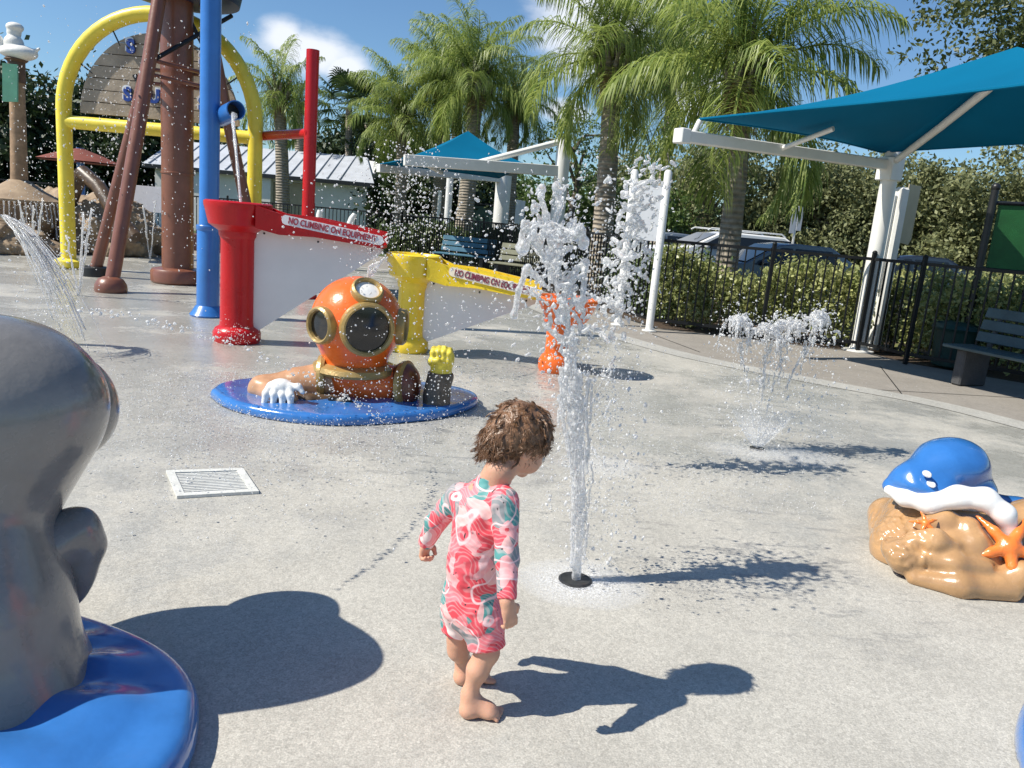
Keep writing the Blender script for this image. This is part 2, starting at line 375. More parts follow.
def text(body, size, m, parent, loc, rot, name='lettering', ext=.003, offset=.0, width=None):
    """real letter geometry; width fits the line to its plate"""
    cu = bpy.data.curves.new(name, 'FONT'); cu.body = body; cu.size = size; cu.extrude = ext; cu.align_x = 'CENTER'; cu.align_y = 'CENTER'; cu.offset = offset
    t = bpy.data.objects.new('tmp', cu); COL.objects.link(t); bpy.context.view_layer.update()
    me = bpy.data.meshes.new_from_object(t.evaluated_get(bpy.context.evaluated_depsgraph_get())); bpy.data.objects.remove(t); me.name = name
    xs = [v.co.x for v in me.vertices]; k = width/(max(xs)-min(xs)) if width else 1; mx = (max(xs)+min(xs))/2
    for v in me.vertices: v.co.x = (v.co.x-mx)*k
    me.materials.clear(); me.materials.append(M[m]); o = bpy.data.objects.new(name, me); COL.objects.link(o); o.parent = parent
    o.location = Vector(loc)-Vector(ROOT[parent.name]); o.rotation_euler = rot; ROOT[o.name] = ROOT[parent.name]; return o

# ------------------------------------------------------------------ implicit surfaces -> mesh (for moulded figures and bodies)
class SDF:
    def __init__(s, lo, hi, h):
        s.lo = np.array(lo, dtype=np.float32); s.h = h; s.n = [int((hi[i]-lo[i])/h)+2 for i in range(3)]
        s.ax = [s.lo[i]+np.arange(s.n[i], dtype=np.float32)*h for i in range(3)]
        s.d = np.full(s.n, 1.0, dtype=np.float32)
    def _sl(s, lo, hi):
        r = []
        for i in range(3):
            a = max(0, int((lo[i]-s.lo[i])/s.h)); b = min(s.n[i], int((hi[i]-s.lo[i])/s.h)+2)
            if b <= a: return None
            r.append(slice(a, b))
        return tuple(r)
    def _ap(s, fn, lo, hi, k, clips, mode):
        mg = k+3*s.h
        sl = s._sl([q-mg for q in lo], [q+mg for q in hi])
        if sl is None: return s
        X = s.ax[0][sl[0]][:, None, None]; Y = s.ax[1][sl[1]][None, :, None]; Z = s.ax[2][sl[2]][None, None, :]
        e = fn(X, Y, Z)
        if clips:
            for (p, n) in clips: e = np.maximum(e, (X-p[0])*n[0]+(Y-p[1])*n[1]+(Z-p[2])*n[2])
        d = s.d[sl]
        if mode == 'add':
            if k > 0:
                hh = np.clip(.5+.5*(d-e)/k, 0, 1); s.d[sl] = d*(1-hh)+e*hh-k*hh*(1-hh)
            else: s.d[sl] = np.minimum(d, e)
        else:
            e = -e
            if k > 0:
                hh = np.clip(.5-.5*(d-e)/k, 0, 1); s.d[sl] = d*(1-hh)+e*hh+k*hh*(1-hh)
            else: s.d[sl] = np.maximum(d, e)
        return s
    def cap(s, a, b, ra, rb=None, k=.01, clips=None, mode='add'):
        rb = ra if rb is None else rb; a = np.array(a, dtype=np.float32); b = np.array(b, dtype=np.float32); ba = b-a; L = float(ba@ba)+1e-12
        def fn(X, Y, Z):
            px, py, pz = X-a[0], Y-a[1], Z-a[2]
            t = np.clip((px*ba[0]+py*ba[1]+pz*ba[2])/L, 0, 1)
            return np.sqrt((px-t*ba[0])**2+(py-t*ba[1])**2+(pz-t*ba[2])**2)-(ra+(rb-ra)*t)
        R = max(ra, rb); return s._ap(fn, np.minimum(a, b)-R, np.maximum(a, b)+R, k, clips, mode)
    def chain(s, pts, rs, k=.01, clips=None):
        for i in range(len(pts)-1): s.cap(pts[i], pts[i+1], rs[i], rs[i+1], k, clips)
        return s
    def ell(s, c, r, rot=None, k=.01, clips=None, mode='add'):
        c = np.array(c, dtype=np.float32); R = np.eye(3, dtype=np.float32) if rot is None else np.array(rot, dtype=np.float32)  # columns = local axes
        def fn(X, Y, Z):
            px, py, pz = X-c[0], Y-c[1], Z-c[2]
            q = [px*R[0, i]+py*R[1, i]+pz*R[2, i] for i in range(3)]
            k0 = np.sqrt((q[0]/r[0])**2+(q[1]/r[1])**2+(q[2]/r[2])**2); k1 = np.sqrt((q[0]/r[0]**2)**2+(q[1]/r[1]**2)**2+(q[2]/r[2]**2)**2)+1e-9
            return k0*(k0-1)/k1
        m_ = max(r); return s._ap(fn, c-m_, c+m_, k, clips, mode)
    def torus(s, c, R0, r0, axis, k=.01, mode='add', clips=None):
        c = np.array(c, dtype=np.float32); ax = np.array(Vector(axis).normalized(), dtype=np.float32)
        def fn(X, Y, Z):
            px, py, pz = X-c[0], Y-c[1], Z-c[2]; hgt = px*ax[0]+py*ax[1]+pz*ax[2]
            rad = np.sqrt(np.maximum(px*px+py*py+pz*pz-hgt*hgt, 0)); return np.sqrt((rad-R0)**2+hgt**2)-r0
        return s._ap(fn, c-R0-r0, c+R0+r0, k, clips, mode)
    def plane(s, p, n, k=0):
        """keep the side the normal points away from"""
        X, Y, Z = s.ax[0][:, None, None], s.ax[1][None, :, None], s.ax[2][None, None, :]
        e = (X-p[0])*n[0]+(Y-p[1])*n[1]+(Z-p[2])*n[2]
        s.d = np.maximum(s.d, e.astype(np.float32)); return s
    def field(s, fn):
        X, Y, Z = s.ax[0][:, None, None], s.ax[1][None, :, None], s.ax[2][None, None, :]
        s.d = (s.d+fn(X, Y, Z)).astype(np.float32); return s
    def mesh(s):
        d = s.d.copy(); d[0], d[-1], d[:, 0], d[:, -1], d[:, :, 0], d[:, :, -1] = [1e-3+np.abs(x) for x in (d[0], d[-1], d[:, 0], d[:, -1], d[:, :, 0], d[:, :, -1])]
        ins = d < 0; nx, ny, nz = d.shape
        cnt = np.zeros((nx-1, ny-1, nz-1), dtype=np.int8)
        for a in (0, 1):
            for b in (0, 1):
                for c in (0, 1): cnt += ins[a:nx-1+a, b:ny-1+b, c:nz-1+c]
        act = (cnt > 0) & (cnt < 8); ii = np.argwhere(act); n = len(ii)
        idx = -np.ones(act.shape, dtype=np.int32); idx[act] = np.arange(n)
        S = np.zeros((n, 3)); W = np.zeros(n)
        cor = [(a, b, c) for a in (0, 1) for b in (0, 1) for c in (0, 1)]
        val = {c: d[ii[:, 0]+c[0], ii[:, 1]+c[1], ii[:, 2]+c[2]] for c in cor}
        for c in cor:
            for ax in range(3):
                if c[ax]: continue
                e = list(c); e[ax] = 1; e = tuple(e); v0, v1 = val[c], val[e]; mk = (v0 < 0) != (v1 < 0)
                t = np.where(mk, v0/(v0-v1+1e-20), 0); p = np.tile(np.array(c, dtype=float), (n, 1)); p[:, ax] = t
                S[mk] += p[mk]; W[mk] += 1
        V = (ii+S/W[:, None])*s.h+s.lo
        Q = []
        for ax in range(3):
            o1, o2 = (ax+1) % 3, (ax+2) % 3
            sl0 = [slice(1, -1)]*3; sl0[ax] = slice(0, -1); sl1 = list(sl0); sl1[ax] = slice(1, None)
            A = ins[tuple(sl0)]; B = ins[tuple(sl1)]; e = np.argwhere(A != B); off = np.array([1, 1, 1]); off[ax] = 0; e = e+off
            fl = ins[e[:, 0], e[:, 1], e[:, 2]]
            def cell(a, b):
                q = e.copy(); q[:, o1] -= a; q[:, o2] -= b; return idx[q[:, 0], q[:, 1], q[:, 2]]
            q = np.stack([cell(0, 0), cell(1, 0), cell(1, 1), cell(0, 1)], 1)
            q[~fl] = q[~fl][:, ::-1]; Q.append(q)
        Q = np.concatenate(Q); Q = Q[(Q >= 0).all(1)]
        return V, Q
    def build(s, name, m, parent=None, origin=None, sm=0, disp=None, keep=None):
        V, Q = s.mesh()
        for _ in range(sm):
            acc = np.zeros_like(V); w = np.zeros(len(V))
            for a in range(4):
                b = (a+1) % 4
                np.add.at(acc, Q[:, a], V[Q[:, b]]); np.add.at(w, Q[:, a], 1); np.add.at(acc, Q[:, b], V[Q[:, a]]); np.add.at(w, Q[:, b], 1)
            V = V*.5+.5*acc/np.maximum(w, 1)[:, None]
        if disp: V = disp(V)
        org = np.array(ROOT[parent.name]) if parent is not None else np.array(origin if origin is not None else (0, 0, 0))
        me = arrmesh(name, V-org, Q, 4)
        return link(me, name, m, parent, True, 0, origin)
def rotm(fwd, up=(0, 0, 1)):
    """columns: right, forward, up"""
    f = Vector(fwd).normalized(); r = f.cross(Vector(up)).normalized(); u = r.cross(f)
    return np.array([[r.x, f.x, u.x], [r.y, f.y, u.y], [r.z, f.z, u.z]])
def lerp(a, b, t): return a+(b-a)*t
def V3(*a): return Vector(a)
# ================================================================== SETTING
def ground_mat(name, base, wetc, speck=.35, wet=True, sc=170):
    m = bpy.data.materials.new(name); m.use_nodes = True; nt = m.node_tree; b = nt.nodes['Principled BSDF']; L = nt.links.new
    tc = N(nt, 'ShaderNodeTexCoord'); P = tc.outputs['Object']
    def noise(scale, det=4, ro=.6, vec=None):
        n = N(nt, 'ShaderNodeTexNoise'); n.inputs['Scale'].default_value = scale; n.inputs['Detail'].default_value = det; n.inputs['Roughness'].default_value = ro; L(vec or P, n.inputs['Vector']); return n.outputs['Fac']
    def rng_(v, a, bb, c, d):
        r = N(nt, 'ShaderNodeMapRange'); L(v, r.inputs['Value']); r.inputs['From Min'].default_value = a; r.inputs['From Max'].default_value = bb; r.inputs['To Min'].default_value = c; r.inputs['To Max'].default_value = d; return r.outputs[0]
    def mth(op, a, bb):
        x = N(nt, 'ShaderNodeMath', operation=op)
        for i, q in enumerate((a, bb)):
            if isinstance(q, (int, float)): x.inputs[i].default_value = q
            else: L(q, x.inputs[i])
        return x.outputs[0]
    fine = rng_(noise(sc, 3, .7), .3, .7, 1-speck, 1+speck)
    vo = N(nt, 'ShaderNodeTexVoronoi'); vo.inputs['Scale'].default_value = sc*.55; L(P, vo.inputs['Vector'])
    peb = rng_(vo.outputs['Color'], 0, 1, 1-speck*.6, 1+speck*.6)
    med = rng_(noise(2.2, 6, .65), .3, .7, .88, 1.1)
    val = mth('MULTIPLY', mth('MULTIPLY', fine, peb), med)
    hs = N(nt, 'ShaderNodeMix', data_type='RGBA', blend_type='MULTIPLY'); hs.inputs[0].default_value = 1; 
    col = N(nt, 'ShaderNodeMix', data_type='RGBA'); col.inputs[6].default_value = (*base, 1); col.inputs[7].default_value = (*wetc, 1)
    if wet:
        sx = N(nt, 'ShaderNodeSeparateXYZ'); L(P, sx.inputs[0])
        # the wet area lies round the spray features, the dry floor near the walkway and the near edge
        far = rng_(sx.outputs['Y'], 3.0, 5.2, 0, .34)
        side = rng_(sx.outputs['X'], 2.2, -1.0, 0, .12)
        w = mth('ADD', mth('ADD', mth('ADD', rng_(noise(.9, 6, .62), .3, .72, 0, .62), far), side), rng_(noise(7, 5, .7), .3, .7, -.12, .12))
        wf = rng_(w, .42, .72, 0, 1)
        L(wf, col.inputs[0]); L(rng_(wf, 0, 1, .82, .2), b.inputs['Roughness'])
    else:
        col.inputs[0].default_value = 0; b.inputs['Roughness'].default_value = .85
    L(col.outputs[2], hs.inputs[6]); L(val, hs.inputs[7]); last = hs.outputs[2]
    if wet:      # dark films of water round the jets, jet shadow dashes put into the colour
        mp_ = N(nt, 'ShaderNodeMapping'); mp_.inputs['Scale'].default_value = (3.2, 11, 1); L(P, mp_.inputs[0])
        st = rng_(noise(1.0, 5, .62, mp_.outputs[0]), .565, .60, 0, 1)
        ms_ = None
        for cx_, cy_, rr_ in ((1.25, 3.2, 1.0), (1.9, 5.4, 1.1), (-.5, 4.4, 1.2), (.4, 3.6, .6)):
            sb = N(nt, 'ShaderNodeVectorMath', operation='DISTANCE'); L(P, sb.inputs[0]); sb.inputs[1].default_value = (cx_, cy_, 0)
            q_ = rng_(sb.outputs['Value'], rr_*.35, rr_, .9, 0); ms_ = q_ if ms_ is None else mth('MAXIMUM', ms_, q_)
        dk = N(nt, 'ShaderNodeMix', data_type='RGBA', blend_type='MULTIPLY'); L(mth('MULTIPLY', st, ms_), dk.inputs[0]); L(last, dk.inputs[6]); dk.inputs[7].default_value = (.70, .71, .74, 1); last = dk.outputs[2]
    L(last, b.inputs['Base Color'])
    bp = N(nt, 'ShaderNodeBump'); bp.inputs['Strength'].default_value = .35; bp.inputs['Distance'].default_value = .004
    L(noise(sc*.8, 3, .6), bp.inputs['Height'])
    if wet:
        b2 = N(nt, 'ShaderNodeBump'); b2.inputs['Strength'].default_value = .25; b2.inputs['Distance'].default_value = .01
        L(noise(14, 3, .5), b2.inputs['Height']); L(b2.outputs[0], bp.inputs['Normal'])
    L(bp.outputs[0], b.inputs['Normal']); return m
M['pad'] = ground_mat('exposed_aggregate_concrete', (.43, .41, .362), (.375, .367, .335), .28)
M['walk'] = ground_mat('brown_concrete', (.275, .25, .22), (.3, .3, .3), .12, False, 60)
M['kerb'] = ground_mat('pale_concrete', (.385, .375, .345), (.3, .3, .3), .2, False, 90)
M['mulch'] = mat('mulch', (.07, .045, .03), .95, .5, 30, .9, 60, wear=(.13, .09, .06))
M['asphalt'] = mat('asphalt', (.055, .055, .055), .9, .2, 3, .4, 80)
M['lawn'] = mat('lawn_ground', (.05, .08, .025), .9, .3, 2, .8, 60, wear=(.09, .12, .04))

def sheet(name, poly, z, m, kind='structure'):
    b = MB(); b.add([(p[0], p[1], z) for p in poly], [tuple(range(len(poly)))]); o = b.build(name, m, None, False); o['kind'] = kind; return o
sheet('ground', [(-400, -60), (400, -60), (400, 600), (-400, 600)], -.10, 'lawn')
# fence line, measured along its foot
FL = [G(1000, 384) + V3(.55, -.1, 0), G(905, 364), G(857, 352), G(760, 341), G(650, 328), G(580, 305), G(540, 290), G(480, 272), G(400, 258)]
FL = [Vector((p.x, p.y, 0)) for p in FL]
pre = [Vector((6.6, 5.6, 0)), Vector((7.4, 2.5, 0))]
FENCE_R = [pre[1], pre[0]]+FL[:5]
FENCE_M = FL[4:]
LEFT_F = [FL[-1], Vector((-9, 23.6, 0)), Vector((-16, 23.6, 0))]
walk = [(-20, -4), (8.2, -4), (8.2, 2.5)]+[(p.x+.15, p.y+.1) for p in FENCE_R[1:]]+[(p.x, p.y+.15) for p in FENCE_M[1:]]+[(-9, 23.8), (-22, 23.8)]
sheet('walkway', walk, -.004, 'walk')
kx = [G(*p) for p in [(1100, 450), (1024, 430), (930, 405), (830, 387), (700, 362), (640, 347), (560, 322), (500, 295), (430, 275), (300, 262), (150, 252), (0, 258)]]
kx = [(p.x, p.y) for p in kx]
def smoothline(p, it=2):
    for _ in range(it):
        q = [p[0]]
        for i in range(len(p)-1):
            a, b = np.array(p[i]), np.array(p[i+1]); q += [tuple(a*.75+b*.25), tuple(a*.25+b*.75)]
        p = q+[p[-1]]
    return p
kx = smoothline([(5.6, 1.0), (5.1, 4.0)]+kx+[(-14, 11), (-16, 6)])
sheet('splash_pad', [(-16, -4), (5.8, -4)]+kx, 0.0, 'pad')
b = MB()
kp = [Vector((*p, 0)) for p in kx]
for i in range(len(kp)-1):
    t = (kp[i+1]-kp[i]).normalized(); nn = Vector((t.y, -t.x, 0))
    i2 = min(i+2, len(kp)-1); t2 = (kp[i2]-kp[i+1]).normalized() if i2 > i+1 else t; n2 = Vector((t2.y, -t2.x, 0))
    w = -.34
    b.add([tuple(kp[i]+V3(0, 0, .004)), tuple(kp[i+1]+V3(0, 0, .004)), tuple(kp[i+1]-n2*w+V3(0, 0, .004)), tuple(kp[i]-nn*w+V3(0, 0, .004))], [(0, 1, 2, 3)])
o = b.build('kerb_strip', 'kerb', None, False); o['kind'] = 'structure'
# planting bed behind the right-hand fence, parking lot beyond it
sheet('planting_bed', [(5.2, 2), (14, 2), (12, 10.5), (7.5, 14.2), (2.2, 17), (-1, 22), (-3.4, 23.9), (-4.2, 23.6), (-1.2, 20.3), (.4, 16.3), (1.1, 13.9), (2, 11.4), (4.8, 10.7), (5.2, 9.7)], -.03, 'mulch')
sheet('parking_lot', [(3, 18.5), (60, 8), (60, 34), (4, 36)], -.06, 'asphalt')
# expansion joints cut in the walkway
b = MB()
for a, c in [(G(850, 388), G(1024, 398)), (G(700, 352), G(652, 334)), (G(905, 398), G(880, 366))]:
    a, c = Vector(a), Vector(c); t = (c-a).normalized(); n_ = Vector((-t.y, t.x, 0))*.006
    b.add([tuple(a-n_+V3(0, 0, 0)), tuple(c-n_), tuple(c+n_), tuple(a+n_)], [(0, 1, 2, 3)])
o = b.build('walkway_joints', 'black', None, False); o['kind'] = 'structure'

# ------------------------------------------------------------------ fences
def fence(name, pts, h, label, spacing=.115, bay=2.4, group=None):
    root = thing(name, tuple(pts[0]), label, 'fence', group)
    segs = []
    for i in range(len(pts)-1):
        a, c = Vector(pts[i]), Vector(pts[i+1]); L = (c-a).length; nb = max(1, round(L/bay))
        for k in range(nb): segs.append((a.lerp(c, k/nb), a.lerp(c, (k+1)/nb)))
    posts = [segs[0][0]]+[q for _, q in segs]
    for p in posts:
        b = MB(); b.box((p.x, p.y, (h+.06)/2), (.05, .05, h+.06), bev=.004); b.lathe((p.x, p.y, h+.06), [(.035, 0), (.035, .01), (.02, .03), (.002, .035)], 10); b.build('post', 'fence', root)
    for (a, c) in segs:
        t = (c-a).normalized(); ang = atan2(t.y, t.x); L = (c-a).length; mid = (a+c)/2
        for z in (h-.02, .13): r = MB(); r.box((mid.x, mid.y, z), (L-.064, .035, .04), Matrix.Rotation(ang, 3, 'Z')); r.build('rail', 'fence', root, False)
        pk = MB(); n = int(L/spacing)
        for j in range(1, n):
            p = a.lerp(c, j/n); pk.box((p.x, p.y, (h-.04+.15)/2), (.020, .020, h-.04-.15), Matrix.Rotation(ang, 3, 'Z'))
        pk.build('pickets', 'fence', root, False)
    return root
fence('metal_fence', FENCE_R, 1.29, 'black picket fence along the walkway in front of the leafy hedge')
fence('metal_fence', FENCE_M, 1.29, 'black picket fence running back behind the blue and tan benches')
fence('metal_fence', LEFT_F, 1.29, 'distant black picket fence in front of the white metal-roofed building')
# low planter wall in front of the far fence
b = MB(); q0, q1 = G(118, 250), G(300, 252); b.box(((q0.x+q1.x)/2, 19.0, .2), ((q1.x-q0.x)+3, .3, .4), bev=.02)
tag(b.build('planter_wall', mat('maroon_block', (.11, .05, .045), .8, .3, 4, .4, 20), None, False, origin=None), 'low maroon planter wall behind the thick brown pole', 'planter wall')

# ------------------------------------------------------------------ vegetation
def foliage_mesh(name, C, U, W, rnd, m):
    """leaf quads: centre C, half-length vectors U, half-width vectors W"""
    n = len(C); v = np.empty((n, 4, 3)); v[:, 0] = C-U; v[:, 1] = C+W-U*.1; v[:, 2] = C+U; v[:, 3] = C-W-U*.1
    me = arrmesh(name, v.reshape(-1, 3), np.arange(4*n).reshape(-1, 4), 4)
    a = me.attributes.new('rnd', 'FLOAT', 'FACE'); a.data.foreach_set('value', rnd.astype(np.float32)); me.materials.append(M[m]); return me
def rvec(n):
    v = rng.normal(size=(n, 3)); return v/np.linalg.norm(v, axis=1)[:, None]
def crown_mesh(name, m, R=(2.5, 2.5, 2.2), lobes=22, cl=260, per=34, leaf=.09, clr=.28, seed=0, hollow=.45, flat=.0):
    """clumps of leaves on uneven lobes; gaps stay between the clumps"""
    global rng
    rng = np.random.default_rng(seed)
    lob = rvec(lobes)*(rng.uniform(.35, .8, (lobes, 1))); lr = rng.uniform(.22, .5, lobes)
    pick = rng.integers(0, lobes, cl); d = rvec(cl); d[:, 2] = d[:, 2]*.8+.15
    cc = lob[pick]+d*(lr[pick]*rng.uniform(.55, 1.05, cl))[:, None]
    cc = cc*np.array(R); crn = np.repeat(rng.uniform(0, 1, cl), per)
    C = np.repeat(cc, per, 0)+rng.normal(size=(cl*per, 3))*clr*np.array([1, 1, .7])*np.repeat(rng.uniform(.6, 1.3, cl), per)[:, None]
    n = len(C); u = rvec(n); w = np.cross(u, rvec(n)); w /= np.linalg.norm(w, axis=1)[:, None]+1e-9
    s = rng.uniform(.6, 1.3, n)[:, None]*leaf
    return foliage_mesh(name, C, u*s, w*s*.5, np.clip(crn*.6+rng.uniform(0, .4, n), 0, 1), m), cc
CROWNS = {
 'grey_a': crown_mesh('crown', 'tree_leaf', (3.6, 3.0, 3.4), 26, 420, 34, .11, .33, 1),
 'grey_b': crown_mesh('crown', 'tree_leaf', (3.2, 3.0, 3.8), 22, 400, 34, .11, .36, 2),
 'oak': crown_mesh('crown', 'oak_leaf', (5.2, 4.2, 2.8), 34, 520, 38, .085, .30, 3),
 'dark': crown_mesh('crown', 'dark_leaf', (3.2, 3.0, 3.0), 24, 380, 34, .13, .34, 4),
 'green': crown_mesh('crown', 'green_leaf', (3.0, 2.8, 2.6), 22, 320, 30, .12, .36, 5),
 'wispy': crown_mesh('crown', 'green_leaf', (2.6, 2.2, 2.8), 20, 120, 20, .09, .26, 6)}
def trunk_mesh(H, cc, r0=.2, seed=0, nl=9):
    rd = random.Random(seed); b = MB(); pts = [V3(0, 0, -.05)]
    for i in range(1, 7): pts.append(V3(rd.uniform(-.12, .12)*i*.5, rd.uniform(-.12, .12)*i*.5, H*i/6))
    b.tube(pts, [r0*1.35]+[r0*(1-.11*i) for i in range(1, 7)], 10)
    for k in range(nl):
        c = Vector(cc[rd.randrange(len(cc))])+V3(0, 0, H); s0 = pts[rd.randint(3, 6)]; mid = s0.lerp(c, .5)+V3(rd.uniform(-.3, .3), rd.uniform(-.3, .3), rd.uniform(-.1, .4))
        b.tube([s0, s0.lerp(mid, .5)+V3(0, 0, .1), mid, c], [r0*.45, r0*.36, r0*.24, r0*.08], 6)
    return b
def tree(name, x, y, H, kind, s, label, group=None, rz=0, sz=1, r0=.2):
    root = thing(name, (x, y, -.06), label, 'tree', group, rz)
    me, cc = CROWNS[kind]; c = bpy.data.objects.new('crown', me); COL.objects.link(c); c.parent = root; c.location = (0, 0, H); c.scale = (s, s, s*sz)
    trunk_mesh(H, np.array(cc)*s, r0, int(x*10)+7).build('trunk', 'trunk', root, local=True)
    return root
def at_px(px, Y): p = D(px, 300, Y); return p.x
gT = 'grey-green trees behind the parking lot'
far = [(585, 44, 2.0, 'green', 1.1, 1), (640, 40, 2.5, 'grey_a', 1.0, 1.0), (700, 37, 2.7, 'grey_b', 1.0, 1.05), (760, 38, 2.6, 'grey_a', 1.05, 1.1), (815, 36, 2.6, 'grey_b', 1.0, 1), (872, 37, 2.7, 'grey_a', 1.05, 1.1),
       (925, 34, 2.6, 'grey_b', 1.0, 1.0), (985, 33, 2.8, 'grey_a', 1.0, 1.05), (1050, 32, 2.8, 'grey_b', 1.05, 1.1), (1120, 31, 2.8, 'grey_a', 1.05, 1)]
lab = ['bright green tree left of the tall queen palms and beyond the fence', 'grey-green tree behind the white-posted sign board', 'grey-green tree above the white vehicle', 'grey-green tree behind the ringed palm trunk',
       'grey-green tree behind the twin-plate parking sign', 'grey-green tree behind the white canopy column', 'grey-green tree right of the beige sign board', 'grey-green tree behind the green screen',
       'grey-green tree past the right edge of the green screen', 'grey-green tree furthest right in the parking lot row']
for (px, Y, H, k, s, z), l in zip(far, lab): tree('broadleaf_tree', at_px(px, Y), Y, H, k, s, l, gT, rz=px*.7, sz=z)
tree('oak_tree', at_px(1075, 20), 20, 7.4, 'oak', 1.0, 'large oak with spreading leafy crown above the big teal canopy', rz=.4, r0=.34)
tree('oak_tree', at_px(1180, 19), 19, 5.6, 'oak', .9, 'oak at the right edge whose boughs hang behind the green screen', rz=2.4, r0=.34)
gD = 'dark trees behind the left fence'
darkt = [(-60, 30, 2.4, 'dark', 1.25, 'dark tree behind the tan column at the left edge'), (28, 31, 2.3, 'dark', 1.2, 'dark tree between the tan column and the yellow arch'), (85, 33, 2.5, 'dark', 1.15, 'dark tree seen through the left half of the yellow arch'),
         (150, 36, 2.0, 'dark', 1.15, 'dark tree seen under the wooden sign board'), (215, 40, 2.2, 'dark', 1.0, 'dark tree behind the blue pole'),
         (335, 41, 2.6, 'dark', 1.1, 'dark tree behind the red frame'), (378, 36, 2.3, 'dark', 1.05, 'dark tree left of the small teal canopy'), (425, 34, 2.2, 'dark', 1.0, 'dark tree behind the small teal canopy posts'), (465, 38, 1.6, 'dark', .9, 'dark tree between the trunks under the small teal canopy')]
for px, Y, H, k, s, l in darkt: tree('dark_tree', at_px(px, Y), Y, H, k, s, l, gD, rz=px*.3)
gG = 'green trees beyond the middle fence'
for px, Y, H, k, s, l in [(505, 46, 1.9, 'green', .95, 'low green tree behind the teal shed'), (540, 42, 1.7, 'green', .8, 'low green tree behind the tan bench'), (560, 33, 4.4, 'wispy', .75, 'wispy thin-leaved tree beside the slanting canopy strut'), (620, 35, 2.0, 'green', .9, 'bushy green tree behind the two tallest palm trunks')]:
    tree('green_tree', at_px(px, Y), Y, H, k, s, l, gG, rz=px*.5)
# far wood that closes the horizon (reads as one mass)
Cs = []
rng = np.random.default_rng(44)
for i in range(170):
    a = lerp(-55, 75, i/169); Y = 62+rng.uniform(-4, 4); k = 220
    Cs.append(np.stack([rng.normal(a, 1.1, k), rng.normal(Y, 1, k), np.abs(rng.normal(1.6, 1.5, k))*rng.uniform(.8, 1.35)], 1))
C_ = np.concatenate(Cs); n_ = len(C_); u = rvec(n_); w_ = np.cross(u, rvec(n_)); s_ = rng.uniform(.15, .4, (n_, 1))
me = foliage_mesh('far_woods', C_, u*s_, w_*s_*.6, rng.uniform(0, 1, n_), 'green_leaf'); o = bpy.data.objects.new('far_woods', me); COL.objects.link(o)
tag(o, 'low band of far-off woods on the horizon', 'woods', kind='stuff')

# hedges
def hedge(p0, p1, depth, h, m, label, leaf=.035, dens=5200, seed=0, ragged=.12):
    global rng
    rng = np.random.default_rng(seed); p0, p1 = Vector(p0), Vector(p1); L = (p1-p0).length; t = (p1-p0)/L; n_ = Vector((-t.y, t.x, 0))
    dd_ = depth; depth = abs(depth); n_ = n_*(1 if n_.dot(p0) > 0 else -1); ncl = int(L*depth*h*190); per = max(8, int(dens*L/ncl))
    a = rng.uniform(0, L, ncl); top = h*(.86+.14*np.sin(a*2.3+seed)+rng.normal(0, ragged*.4, ncl)); q = rng.uniform(0, depth, ncl)
    edge = rng.uniform(0, 1, ncl); q = np.where(edge < .5, rng.uniform(0, .22, ncl), q); z = rng.uniform(.06, 1, ncl)**.75*top
    c = np.stack([p0.x+t.x*a+n_.x*q, p0.y+t.y*a+n_.y*q, z], 1); C = np.repeat(c, per, 0)+rng.normal(size=(ncl*per, 3))*.07
    C[:, 2] = np.abs(C[:, 2]); n = len(C); u = rvec(n); u[:, 2] = np.abs(u[:, 2])*.7+.2; w = np.cross(u, rvec(n)); w /= np.linalg.norm(w, axis=1)[:, None]+1e-9; s = rng.uniform(.6, 1.35, (n, 1))*leaf
    me = foliage_mesh('foliage', C-np.array(p0), u*s, w*s*.55, np.clip(np.repeat(rng.uniform(0, 1, ncl), per)*.55+rng.uniform(0, .45, n), 0, 1), m)
    root = thing('hedge', tuple(p0), label, 'hedge'); o = bpy.data.objects.new('foliage', me); COL.objects.link(o); o.parent = root
    b = MB(); rd = random.Random(seed)
    for k in range(int(L*5)):
        x = rd.uniform(0, L); d = rd.uniform(.1, depth-.05); bx = p0+t*x+n_*d
        b.tube([bx, bx+V3(rd.uniform(-.08, .08), rd.uniform(-.08, .08), h*.4), bx+V3(rd.uniform(-.15, .15), rd.uniform(-.15, .15), h*.8)], [.014, .01, .004], 5)
    b.build('stems', 'trunk', root)['kind'] = 'stuff'
fr = FENCE_R
def off(p, d=(.25, .35)): return (p.x+d[0], p.y+d[1], 0)
hedge(off(fr[5], (.0, .55)), off(fr[6], (.1, .55)), .9, 1.1, 'hedge_leaf', 'sunlit yellow-green hedge between the ringed palm trunk and the canopy column', seed=11)
hedge(off(fr[4], (.5, .4)), off(fr[5], (.12, .55)), .9, 1.12, 'hedge_leaf', 'leafy hedge right behind the foot of the canopy column', seed=12)
hedge(off(fr[3], (.6, .2)), off(fr[2], (.65, .1)), -.9, 1.1, 'hedge_leaf', 'leafy hedge behind the dark slatted bench', seed=13)
hedge(off(fr[4], (.6, .3)), off(fr[3], (.6, .2)), -.9, 1.1, 'hedge_leaf', 'leafy hedge below the beige sign board', seed=23)
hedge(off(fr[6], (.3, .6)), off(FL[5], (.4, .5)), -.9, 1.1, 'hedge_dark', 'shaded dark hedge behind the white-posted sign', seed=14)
hedge((9.4, 11.0, 0), (7.0, 12.6, 0), 1.2, 1.15, 'hedge_leaf', 'bright yellow-green bush below the green screen', seed=15, dens=4000)
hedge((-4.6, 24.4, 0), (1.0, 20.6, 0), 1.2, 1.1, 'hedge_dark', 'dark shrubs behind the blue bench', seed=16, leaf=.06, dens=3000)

hedge((5.0, 11.15, 0), (8.6, 10.2, 0), .9, 1.12, 'hedge_leaf', 'leafy hedge behind the squat white post with the beige board', seed=31)
